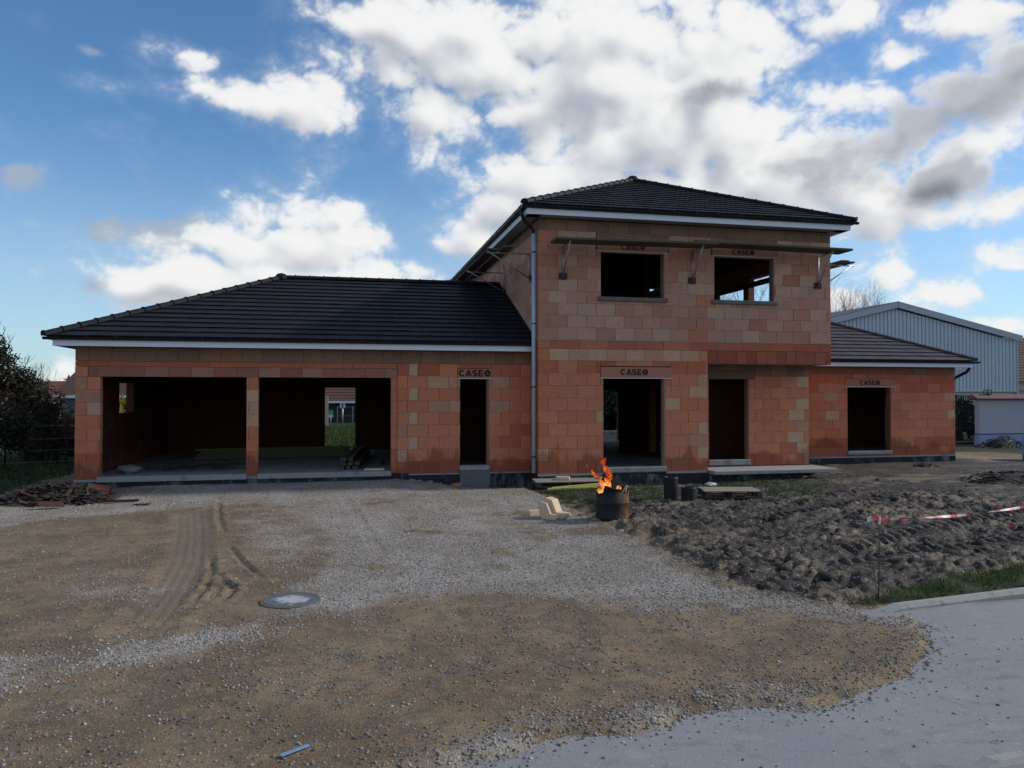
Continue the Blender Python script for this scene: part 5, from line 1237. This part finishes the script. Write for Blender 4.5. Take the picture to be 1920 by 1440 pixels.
# grave-like dark shapes / hedge behind the gate
def leaf_cloud(name, mat_, centers, n, size, parent, seed, flat=1.):
    rs = np.random.default_rng(seed); Cn = np.array([c[:3] for c in centers]); Rd = np.array([c[3] for c in centers]); w = Rd**2.2; i = rs.choice(len(Cn), n, p=w/w.sum())
    d = rs.normal(size=(n, 3)); d /= np.linalg.norm(d, axis=1)[:, None]; r_ = Rd[i]*rs.random(n)**.42*rs.uniform(.75, 1.18, n)
    Pp = Cn[i]+d*r_[:, None]*np.array([1, 1, flat]); a = rs.normal(size=(n, 3)); a /= np.linalg.norm(a, axis=1)[:, None]; b = np.cross(a, rs.normal(size=(n, 3))); b /= np.linalg.norm(b, axis=1)[:, None]
    s_ = (size*rs.uniform(.55, 1.4, n))[:, None]
    V_ = np.stack([Pp-a*s_, Pp-b*s_*.45, Pp+a*s_, Pp+b*s_*.45], 1).reshape(-1, 3); F_ = np.arange(n*4).reshape(n, 4); q = rs.random(n)
    o = fast_mesh(name, V_, F_, mat_, {'col': np.stack([q, q, q], 1)}, dom='FACE'); o.parent = parent; return o
def branch_mesh(mb, p, d, L, r_, depth, spread=.5, rnd=random, tips=None, kids=3, wob=.15):
    n = 4; pts = [Vector(p)]; dd = Vector(d).normalized(); rads = [r_]
    for i in range(n):
        dd = (dd+Vector((rnd.uniform(-wob, wob), rnd.uniform(-wob, wob), rnd.uniform(-wob*.3, wob)))).normalized(); pts.append(pts[-1]+dd*L/n); rads.append(r_*(1-.45*(i+1)/n))
    mb.tube(pts, rads, 6 if depth > 1 else 4, cap=False)
    if tips is not None: tips.append(pts[-1])
    if depth == 0: return
    for k in range(kids):
        f = rnd.uniform(.35, 1.); q = pts[0].lerp(pts[-1], f) if f < .9 else pts[-1]; q = pts[min(n, int(f*n+.5))]
        nd = (dd+Vector((rnd.uniform(-1, 1), rnd.uniform(-1, 1), rnd.uniform(-.3, .8)))*spread*1.3).normalized()
        branch_mesh(mb, q, nd, L*rnd.uniform(.55, .78), r_*.5, depth-1, spread, rnd, tips, kids, wob)
def bare_tree(x, y, z, h, label, seed, m_=None, depth=5, tr=.14, kids=3, group=None):
    rnd = random.Random(seed); o = empty('bare_tree', (x, y, z), label=label, cat='tree', group=group); mb = MB(); tips = []
    mb.tube([(0, 0, -.2), (0, 0, h*.18), (.05, 0, h*.32)], [tr*1.3, tr, tr*.85], 8, cap=False); mb.build('trunk', m_ or M_bark, o, True)
    mb = MB()
    for k in range(5): branch_mesh(mb, (.05, 0, h*(.26+.02*k)), (rnd.uniform(-.8, .8), rnd.uniform(-.8, .8), 1.1), h*.30, tr*.5, depth-1, .55, rnd, tips, kids)
    mb.build('crown', m_ or M_bark, o, True); return o
def leafy(name, x, y, z, centers, n, size, m_, label, seed, cat='tree', trunk_h=1., twigs=0, group=None, tr=.12):
    rnd = random.Random(seed); o = empty(name, (x, y, z), label=label, cat=cat, group=group); mb = MB()
    mb.tube([(0, 0, -.2), (0.03, 0, trunk_h*.5), (0, 0, trunk_h)], [tr*1.3, tr, tr*.7], 8, cap=False)
    for k in range(6): branch_mesh(mb, (0, 0, trunk_h*rnd.uniform(.5, 1)), (rnd.uniform(-1, 1), rnd.uniform(-1, 1), .9), trunk_h*.8, tr*.5, 2, .6, rnd)
    mb.build('trunk', M_bark, o, True)
    leaf_cloud('crown', m_, centers, n, size, o, seed)
    if twigs:
        mb = MB()
        for k in range(twigs):
            c = rnd.choice(centers); a = rnd.uniform(0, 6.28); r_ = c[3]; p = Vector((c[0]+r_*.7*math.cos(a), c[1]+r_*.7*math.sin(a), c[2]+r_*rnd.uniform(.1, .8)))
            branch_mesh(mb, p, (math.cos(a)*.7, math.sin(a)*.4, 1), r_*.7, .012, 2, .5, rnd)
        mb.build('twigs', M_bark, o, True)
    return o
rr_ = random.Random(5)
def blobs(n, rx, ry, z0, z1, r0, r1, seed):
    q = random.Random(seed); out = []
    for k in range(n):
        f = k/(n-1) if n > 1 else .5; zc = z0+(z1-z0)*f; sh = math.sin(math.pi*min(1, .25+f*.72))
        out.append((q.uniform(-rx, rx)*sh, q.uniform(-ry, ry)*sh, zc, q.uniform(r0, r1)*(.6+.4*sh)))
    return out
# left edge dark evergreen, shrubs and fence
leafy('dark_tree', -9.95, 25.2, -.3, blobs(26, 1.35, 1.1, .6, 3.8, .35, .75, 1), 12500, .06, M_leafbk, 'large dark bushy tree at the left edge of the plot', 3, trunk_h=1.6, twigs=60)
leafy('dark_shrub', -9.3, 28.0, -.3, blobs(9, .9, .9, .3, 1.9, .45, .75, 2), 5000, .07, M_leafbr, 'brown leafless-looking shrub right of the dark tree', 4, 'shrub', 1., twigs=20)
leafy('dark_shrub', -10.6, 30.5, -.3, blobs(10, 1.3, 1., .3, 2.3, .5, .8, 8), 6000, .08, M_leafbr, 'dull brown shrub behind the dark tree', 14, 'shrub', 1., twigs=20)
leafy('dark_shrub', -9.0, 31.5, -.3, blobs(9, 1.0, 1., .3, 1.8, .5, .8, 9), 5000, .08, M_leafdk, 'low dark green shrub behind the wire fence near the garage', 15, 'shrub', .8, twigs=8)
leafy('dark_shrub', -8.6, 34, -.3, blobs(9, 1.2, 1., .3, 1.7, .5, .8, 19), 5000, .09, M_leafdk, 'dark shrub farthest back beside the garage corner', 25, 'shrub', .8, twigs=12)
FN = empty('wire_fence', (-9.6, 25.6, -.3), label='thin wire fence on dark posts left of the garage', cat='fence')
for k in range(5):
    mb = MB(); x, y = -3.6+k*1.5+.3, -1.0+k*.6; mb.tube([(x, y, -.1), (x, y, 1.5)], .03, 6); mb.build('post', M_post, FN)
mb = MB()
for z_ in (.2, .55, .9, 1.3): mb.tube([(-3.3, -1.0, z_), (2.7, 1.4, z_)], .005, 4)
mb.build('wire', M_steel, FN)
def house_bg(name, x, y, w, d, hw, hr, wallm, roofm, label, rz=0, wins=2, gable_x=True):
    o = empty(name, (x, y, -.3), rz, label=label, cat='house')
    mb = MB(); mb.box(-w/2, -d/2, -.5, w/2, d/2, hw)
    if gable_x: mb.add([(-w/2, -d/2, hw), (-w/2, d/2, hw), (-w/2, 0, hw+hr)], [(0, 1, 2)]); mb.add([(w/2, -d/2, hw), (w/2, d/2, hw), (w/2, 0, hw+hr)], [(0, 2, 1)])
    mb.build('wall', wallm, o)
    e = .35; rm = MB(); k = math.hypot(d/2+e, hr*(1+2*e/d)); zz = hw-hr*2*e/d+.06
    slope_mesh(rm, (-w/2-e, -d/2-e, zz), (1, 0, 0), (0, (d/2+e)/k, hr*(1+2*e/d)/k), lambda s: 0, lambda s: w+2*e, k, .34, .03, .008)
    slope_mesh(rm, (-w/2-e, d/2+e, zz), (1, 0, 0), (0, -(d/2+e)/k, hr*(1+2*e/d)/k), lambda s: 0, lambda s: w+2*e, k, .34, .03, .008)
    r_ = rm.build('roof', roofm, o); mb = MB(); mb.box(-w*.2-.3, -.3, hw+hr*.5, -w*.2+.3, .3, hw+hr+.7); mb.build('chimney', M_brickbit, r_)
    mb = MB(); mb.box(-w/2-e, -d/2-e-.03, zz-.16, w/2+e, -d/2-e, zz+.0); mb.build('fascia', M_white, o)
    for i in range(wins):
        xx = -w/2+w*(i+.5)/wins; mb = MB(); mb.box(xx-.5, -d/2-.03, .9, xx+.5, -d/2-.005, 2.1); f_ = mb.build('window', M_white, o); mb = MB(); mb.box(xx-.43, -d/2-.05, .97, xx+.43, -d/2-.032, 2.03); mb.build('pane', M_winglass, f_)
    return o
house_bg('neighbour_house', -27.5, 74, 9, 8, 1.7, 1.7, M_cream, M_redroof, 'distant cream house with a red tiled roof far left', .25)
house_bg('neighbour_house', -21.5, 78, 8, 7, 1.6, 1.9, M_cream, M_redroof, 'distant low house with dull red roof beside the garage corner', -.3)
bare_tree(-16.0, 45, -.3, 4.8, 'small bare twiggy tree between the dark tree and the garage', 6, M_paletwig, 4, .06)
leafy('round_tree', -24.3, 90, -.3, blobs(8, 1.6, 1.4, 1.6, 4.2, 1.0, 1.5, 6), 3000, .2, M_leafdk, 'small far tree above the red roofs near the garage corner', 16, trunk_h=2.)
# beyond the garage side window
leafy('flowering_bush', -7.7, 28.9, -.3, blobs(7, .5, .5, .5, 2.0, .35, .55, 21), 2600, .06, M_leafyel, 'bright yellow flowering bush seen through the garage side opening', 22, 'bush', .8)
house_bg('neighbour_house', -12.6, 52, 6.0, 8, 2.3, 1.5, simple('slate_blue_render', (.12, .14, .18), .85, .08, 1), M_rooft, 'blue grey house behind the yellow bush seen through the garage', .0)
# seen through the back doorway of the garage
house_bg('neighbour_house', 1.5, 64, 16, 8, 2.0, 3.2, simple('dark_brown_wall', (.05, .04, .038), .9, .2, 1), M_rooft, 'dark house with brown tiled roof seen through the garage back door', 0, 3)
mb = MB(); mb.box(-1.3, -.15, -.3, 1.3, .15, 2.1); o = mb.build('garden_wall', M_yellow); o.location = (-2.3, 55, -.2); tag(o, 'stained yellow wall end seen through the garage back doorway', 'wall')
SG = empty('round_road_sign', (-.03, 50, -.3), label='round road sign back on a slim post seen through the garage', cat='sign')
mb = MB(); mb.tube([(0, 0, 0), (0, 0, 1.75)], .045, 8); mb.build('post', M_steel, SG, True); mb = MB(); mb.tube([(0, -.02, 1.55), (0, -.04, 1.55)], .19, 24); mb.build('disc', M_signf, SG); mb = MB(); mb.box(-.03, -.06, 1.38, .03, -.045, 1.72); mb.build('rail', M_post, SG)
SG2 = empty('green_sign', (-.75, 49, -.3), label='small green and white sign left of the round road sign', cat='sign')
mb = MB(); mb.tube([(0, 0, 0), (0, 0, 1.3)], .03, 8); mb.build('post', M_steel, SG2, True); mb = MB(); mb.box(-.15, -.05, 1.02, .15, -.032, 1.30); mb.build('green_panel', M_green, SG2); mb = MB(); mb.box(-.15, -.05, .85, .15, -.032, 1.01); mb.build('white_panel', M_signf, SG2)
GF = empty('garden_fence', (1.6, 58, -.3), label='wire garden fence with pale posts behind the round road sign', cat='fence')
for k in range(5): mb = MB(); mb.box(-2+k*1.1-.04, -.04, 0, -2+k*1.1+.04, .04, 1.4); mb.build('post', M_conc, GF)
mb = MB(); mb.tube([(-2, 0, 1.35), (2.4, 0, 1.35)], .015, 4); mb.tube([(-2, 0, .7), (2.4, 0, .7)], .015, 4); mb.build('wire', M_steel, GF)
leafy('dark_shrub', -1.9, 53, -.3, blobs(5, .6, .4, .2, .5, .25, .4, 31), 900, .08, M_leafmid, 'low green shrub at the foot of the yellow wall', 32, 'shrub', .4)
random.seed(2); heap('rubble', -.2, 29.3, 1.6, .8, .26, 160, [(.25, .22, .19), (.16, .13, .10), (.34, .31, .28)], 'low strip of pale rubble just outside the garage back door', 'rubble', (.08, .2), 12).location.z = -.16
# behind the tower: evergreen seen through the wide opening, bare trees behind the hangar
leafy('evergreen_tree', 16.2, 47, -.3, blobs(16, 1.1, 1.3, .5, 3.4, .8, 1.3, 41), 9000, .14, M_leafmid, 'dark evergreen seen through the wide ground floor opening', 42, trunk_h=2.5)
mb = MB(); mb.box(-3, -.12, 0, 3, .12, .45); o = mb.build('low_wall', M_pconc); o.location = (14.5, 36.5, -.3); tag(o, 'low pale wall behind the house seen through the wide opening', 'wall')
mb = MB(); mb.box(-.35, -.3, 0, .35, .3, 3.4); o = mb.build('white_panel_wall', simple('white_render', (.6, .62, .65), .7, .05)); o.location = (20.6, 46.5, -.3); tag(o, 'narrow white wall strip glimpsed through the wide opening', 'wall')
for i, (x, y, h, s_) in enumerate(((30.5, 56, 11.4, 1), (34.0, 60, 13.0, 2), (38.6, 60, 13.6, 3), (45.5, 62, 13.4, 4), (48.3, 64, 13.0, 5))):
    bare_tree(x, y, -.3, h, ['bare twiggy tree behind the hangar roof, closest to the house', 'bare tree behind the hangar with the tallest spreading crown', 'bare tree behind the hangar just left of its gable peak', 'bare tree behind the hangar right of its gable peak', 'bare tree behind the hangar, rightmost of the row'][i], 60+s_, M_paletwig, 6, .16, group='bare trees behind the hangar')
# blue drum at the right frame edge, dark mound by the wall
a = g(1936, 868); BD = empty('blue_drum', (a[0], a[1], -.3), label='blue plastic drum standing at the right edge of the plot', cat='drum')
mb = MB(); mb.tube([(0, 0, 0), (0, 0, .04), (0, 0, .3), (0, 0, .33), (0, 0, .36), (0, 0, .6), (0, 0, .63), (0, 0, .66), (0, 0, .86), (0, 0, .92)], [.25, .28, .285, .30, .285, .285, .30, .285, .28, .23], 24); mb.build('body', M_blueplas, BD, True)
mb = MB(); mb.tube([(.1, 0, .9), (.1, 0, .95)], .04, 10); mb.build('cap', M_blueplas, BD, True)
heap('debris_pile', 27.5, 27.6, 1.3, .7, .55, 120, [(.05, .035, .035), (.08, .05, .045), (.03, .03, .03)], 'dark mound of earth and scrap at the foot of the lilac wall', 'debris pile', (.1, .35), 14)
leafy('yew_hedge', 30.0, 32.6, -.3, blobs(9, 1.3, .5, .4, 1.8, .45, .7, 51), 3500, .1, M_leafdk, 'dark hedge of shrubs behind the iron gate', 52, 'hedge', .6)
leafy('yew_hedge', 28.6, 32.4, -.3, blobs(7, .8, .5, .4, 1.3, .4, .6, 53), 2600, .1, M_leafdk, 'lower dark shrub behind the iron gate near the house', 54, 'hedge', .6)
# far tree belt on the horizon
rs = np.random.default_rng(77); cs = []
for k in range(240):
    a = rs.uniform(-1.25, 1.6); d = rs.uniform(170, 260); cs.append((math.sin(a)*d, math.cos(a)*d, rs.uniform(.5, 2.6), rs.uniform(2, 4)))
tw = leaf_cloud('treeline', M_leafbr, cs, 26000, .7, None, 5); tag(tw, 'low distant belt of trees on the horizon', 'woods', kind='stuff')

# ================================================================== SKY
SKYTINT = (.64, .90, 1.08); CLOUDK = .83; EXPO = .37
SUN_AZ = R(91); SUN_EL = R(30)          # azimuth from +Y towards +X
W = bpy.data.worlds.new('World'); S.world = W; W.use_nodes = True
T_ = NT(W.node_tree)
tc = T_.n('ShaderNodeTexCoord'); dirv = tc.outputs['Generated']; dx_, dy_, dz_ = T_.sep(dirv)[:3]
az = T_.m('ARCTAN2', dx_, dy_); el = T_.m('ARCSINE', dz_)
def azel(u, v):
    r_ = Vector(ray(u, v)).normalized(); return math.atan2(r_.x, r_.y), math.asin(r_.z)
# cumulus masses measured in azimuth / elevation: (u, v, half-width, half-height)
CL = [(558, 392, 58, 42), (555, 415, 70, 56), (470, 465, 95, 50), (625, 470, 95, 68), (330, 522, 100, 44), (520, 525, 250, 52), (735, 512, 52, 30), (260, 540, 50, 28), (640, 405, 30, 28), (530, 455, 130, 50),
      (590, 195, 88, 52), (500, 180, 85, 30), (375, 168, 56, 19), (340, 102, 62, 22), (615, 220, 46, 32),
      (760, 50, 100, 80), (745, 140, 60, 40), (900, 85, 200, 115), (1080, 70, 240, 110), (1260, 80, 230, 100), (1120, 180, 250, 85), (820, 220, 110, 58), (1330, 150, 140, 80), (1000, 210, 110, 50), (1400, 60, 70, 44),
      (1130, 275, 95, 52), (1260, 270, 170, 72), (1400, 250, 200, 80), (1560, 190, 130, 46), (1420, 340, 300, 90), (1000, 345, 110, 72), (940, 395, 75, 50), (1560, 300, 150, 80), (880, 440, 70, 42), (1080, 340, 120, 60),
      (1620, 290, 140, 60), (1700, 240, 90, 44), (1780, 320, 110, 60), (1850, 175, 135, 60), (1910, 110, 90, 56), (1720, 400, 190, 36), (1840, 265, 110, 44), (1640, 390, 90, 60),
      (1590, 35, 90, 34), (1790, 30, 90, 34), (1690, 100, 55, 24), (1650, 150, 30, 9), (1880, 90, 60, 26),
      (1650, 530, 90, 44), (1760, 555, 80, 34), (1870, 482, 60, 26), (1880, 605, 60, 30), (1580, 560, 60, 50), (100, 690, 45, 32), (1880, 382, 60, 34)]
GREY = [(218, 433, 42, 24), (325, 430, 82, 32), (25, 328, 36, 18), (165, 90, 24, 12), (190, 535, 26, 12)]
DARK = [(1620, 290, 170, 60), (1700, 240, 110, 52), (1790, 335, 130, 56), (1850, 180, 140, 66), (1910, 120, 90, 60), (1500, 310, 90, 30), (1915, 320, 30, 26), (1370, 172, 110, 20)]
# --- plain world: clear sky with a soft generic cloud cover on the side nobody looks at
sky = T_.n('ShaderNodeTexSky'); sky.sky_type = 'NISHITA'; sky.sun_disc = False; sky.sun_elevation = SUN_EL; sky.sun_rotation = SUN_AZ
sky.altitude = 100; sky.air_density = 1.0; sky.dust_density = .4; sky.ozone_density = 2.5
skyc = T_.mix(1., sky.outputs[0], SKYTINT, 'MULTIPLY')
outm = T_.m('MAXIMUM', T_.ss(T_.m('ABSOLUTE', T_.m('SUBTRACT', az, TH)), .74, 1.1), T_.ss(el, .62, .85))
gen = T_.m('MULTIPLY', T_.ss(T_.noise(T_.scale(dirv, (1, 1, 2.2)), 2.6, 4, .6), .44, .62), outm)
c1 = T_.mix(T_.m('MULTIPLY', gen, .8), skyc, (5.2, 5.5, 6.0))
c1 = T_.mix(T_.m('MULTIPLY', T_.ss(el, .34, .02), .42), c1, (4.9, 5.9, 6.7))
c1 = T_.mix(T_.ss(dz_, -.02, .0), (1.2, 1.2, 1.2), c1)
bg = T_.n('ShaderNodeBackground'); T_.l(c1, bg.inputs[0]); bg.inputs[1].default_value = .10
wo = T_.n('ShaderNodeOutputWorld'); T_.l(bg.outputs[0], wo.inputs[0])
# --- cloud deck: far shell of cloud, density and sunlight worked out from noise
STEP = .00125
ga = np.arange(TH-.72, TH+.76, STEP); ge = np.arange(-.004, .62, STEP); AZ, EL = np.meshgrid(ga, ge)
def turb(x, y, sc, octv, seed, rough=.55):
    a = 1; t_ = np.zeros_like(x); s_ = 0
    for i in range(octv): t_ += a*np.abs(perlin(x*sc, y*sc, seed+i)); s_ += a; a *= rough; sc *= 2.05
    return t_/s_
wx_ = fbm(AZ+5, EL*1.3+5, 7., 5, 101); wy_ = fbm(AZ+9, EL*1.3+2, 7., 5, 111)
AW = AZ+.020*wx_; EW = EL+.014*wy_
def mass(lst, soft=1.25, k=10.):
    acc = np.zeros_like(AZ)
    for (u, v, a, b) in lst:
        c = azel(u, v); l_ = azel(u+1, v); t_ = azel(u, v-1); sx = 1/(a*abs(l_[0]-c[0])); sy = 1/(b*abs(t_[1]-c[1]))
        r_ = np.hypot((AW-c[0])*sx, (EW-c[1])*sy); w = min(1., .5+min(a, b)/140.)
        acc += np.exp(k*np.clip((soft-r_)*w, -1.2, 2))
    return np.log(acc+1e-9)/k
def up8(A_, dx, dy):
    q = np.roll(np.roll(A_, -int(round(dy)), 0), -int(round(dx)), 1)
    if dy > 0: q[-int(round(dy)):, :] = 0
    return q
M0 = mass(CL); tb = turb(AZ+3+.02*wx_, EL*1.35+3+.02*wy_, 14., 7, 121, .52); fb = fbm(AZ+7+.02*wy_, EL*1.5+7, 7., 8, 131, .54)
fine = fbm(AZ+1, EL*1.3+1, 60., 4, 171, .6)
D = M0-.20+2.3*(tb-.19)+.80*fb+.10*fine
vert = np.clip((EL-.02)/.5, 0, 1)
def blur(A_, n_):
    for ax__ in (0, 1):
        c_ = np.cumsum(np.pad(A_, [(n_+1, n_) if k2 == ax__ else (0, 0) for k2 in (0, 1)], mode='edge'), axis=ax__)
        A_ = (np.take(c_, np.arange(2*n_+1, c_.shape[ax__]), ax__)-np.take(c_, np.arange(0, c_.shape[ax__]-2*n_-1), ax__))/(2*n_+1)
    return A_
hgt = blur(np.clip(D, 0, 1.6), 3)
# optical depth towards the sun, which stands high to the right
od = np.zeros_like(D)
for k_ in range(1, 15): od += up8(np.clip(D, 0, 1.), k_*2.2*.62*1.15**k_, k_*2.2*.78*1.15**k_*.9)*(.9**k_)
od = blur(od, 5)/6.0
L_ = np.exp(-1.15*od); grad = np.clip((hgt-up8(hgt, 5, 6))*1.4+.5, 0, 1); h3 = blur(hgt, 9); grad2 = np.clip((h3-up8(h3, 16, 20))*1.1+.5, 0, 1)
thick = sstep(D, .2, 1.3)
shade = np.clip(.66*L_+.18*grad+.46*grad2+.03*fine+.12*(1-thick)+.12*fb, 0, 1)
shade = sstep(shade, .30, 1.0)
dkm = sstep(mass(DARK)+.12+1.0*fb+1.2*(tb-.19), .10, 1.05)
cov = .60*sstep(D, -.20, .32)+.40*sstep(D, -.46, .60)
gm_ = mass(GREY)-.02+1.7*(tb-.19)+.9*fb; gcov = sstep(gm_, -.25, .7)*.72*(1-cov)
veil_ = sstep(D, -1.0, .1)*.16*(1-cov)
gray = np.array([.40, .435, .50]); white = np.array([.84, .845, .84])
col = gray+(white-gray)*shade[..., None]
low = sstep(-EL, -.30, -.02)[..., None]; col = col*(1-.10*low)+np.array([.80, .79, .77])*.10*low
dd_ = (dkm*.88)[..., None]; col = col*(1-dd_)+np.array([.25, .265, .30])*(1+.9*(shade[..., None]-.35))*dd_
alpha = cov
tot = np.clip(cov+gcov+veil_, 0, 1)
gcol = np.array([.36, .41, .49]); vcol = np.array([.55, .62, .72])
rgb = (col*cov[..., None]+gcol*gcov[..., None]+vcol*veil_[..., None])/np.maximum(tot, 1e-4)[..., None]
RAD = 6000.; CX = np.sin(AZ)*np.cos(EL)*RAD; CY = np.cos(AZ)*np.cos(EL)*RAD; CZ = np.sin(EL)*RAD
edge = sstep(EL, -.004, .012)*sstep(.62-EL, .0, .05)*sstep(AZ-ga[0], 0, .04)*sstep(ga[-1]-AZ, 0, .04); tot = tot*edge
my, mx_ = AZ.shape; ix = np.arange(my*mx_).reshape(my, mx_)
FF = np.stack([ix[:-1, :-1], ix[1:, :-1], ix[1:, 1:], ix[:-1, 1:]], -1).reshape(-1, 4)
keep = (tot.ravel()[FF].max(1) > .004); FF = FF[keep]
usedv = np.unique(FF); remap = np.zeros(my*mx_, int); remap[usedv] = np.arange(len(usedv)); FF = remap[FF]
t, M_cloud = mat('cloud_vapour'); ca_ = t.attr('tint'); al_ = t.sep(t.attr('cover'))[0]
nz = t.noise(t.scale(t.pos(), (.001, .001, .0013)), 26., 4, .6)
al_ = t.m('MULTIPLY', al_, t.m('ADD', 1., t.m('MULTIPLY', t.m('MULTIPLY', t.m('SUBTRACT', nz, .5), t.m('SUBTRACT', 1., al_)), 2.2)), clamp=True)
em = t.n('ShaderNodeEmission'); t.l(ca_, em.inputs[0]); em.inputs[1].default_value = CLOUDK
tr = t.n('ShaderNodeBsdfTransparent'); mxs = t.n('ShaderNodeMixShader'); t.l(al_, mxs.inputs[0]); t.l(tr.outputs[0], mxs.inputs[1]); t.l(em.outputs[0], mxs.inputs[2])
o_ = t.n('ShaderNodeOutputMaterial'); t.l(mxs.outputs[0], o_.inputs[0]); M_cloud.cycles.emission_sampling = 'NONE'
tt = tot.ravel()[usedv]; co_ = fast_mesh('sky_clouds', np.stack([CX.ravel()[usedv], CY.ravel()[usedv], CZ.ravel()[usedv]], 1), FF, M_cloud, {'tint': rgb.reshape(-1, 3)[usedv], 'cover': np.stack([tt]*3, 1)})
tag(co_, 'broken white and grey cumulus clouds across the blue sky', kind='structure')

sl = bpy.data.lights.new('sun', 'SUN'); sl.energy = 2.4; sl.angle = R(2.5); sl.color = (1., .93, .84)
so = bpy.data.objects.new('sun', sl); C.objects.link(so)
sd = Vector((math.sin(SUN_AZ)*math.cos(SUN_EL), math.cos(SUN_AZ)*math.cos(SUN_EL), math.sin(SUN_EL)))
so.rotation_euler = sd.to_track_quat('Z', 'Y').to_euler(); so.location = (30, 10, 20)

# ================================================================== CAMERA
cd = bpy.data.cameras.new('camera'); cd.sensor_width = 36; cd.lens = FPX*36/1920; cd.clip_end = 8000; cd.clip_start = .1
co = bpy.data.objects.new('camera', cd); C.objects.link(co); co.location = (0, 0, CAMZ); co.rotation_euler = (math.pi/2+PIT, 0, -TH); S.camera = co
S.view_settings.view_transform = 'Standard'; S.view_settings.look = 'None'; S.view_settings.gamma = 1; S.view_settings.exposure = EXPO
S.render.engine = 'CYCLES'
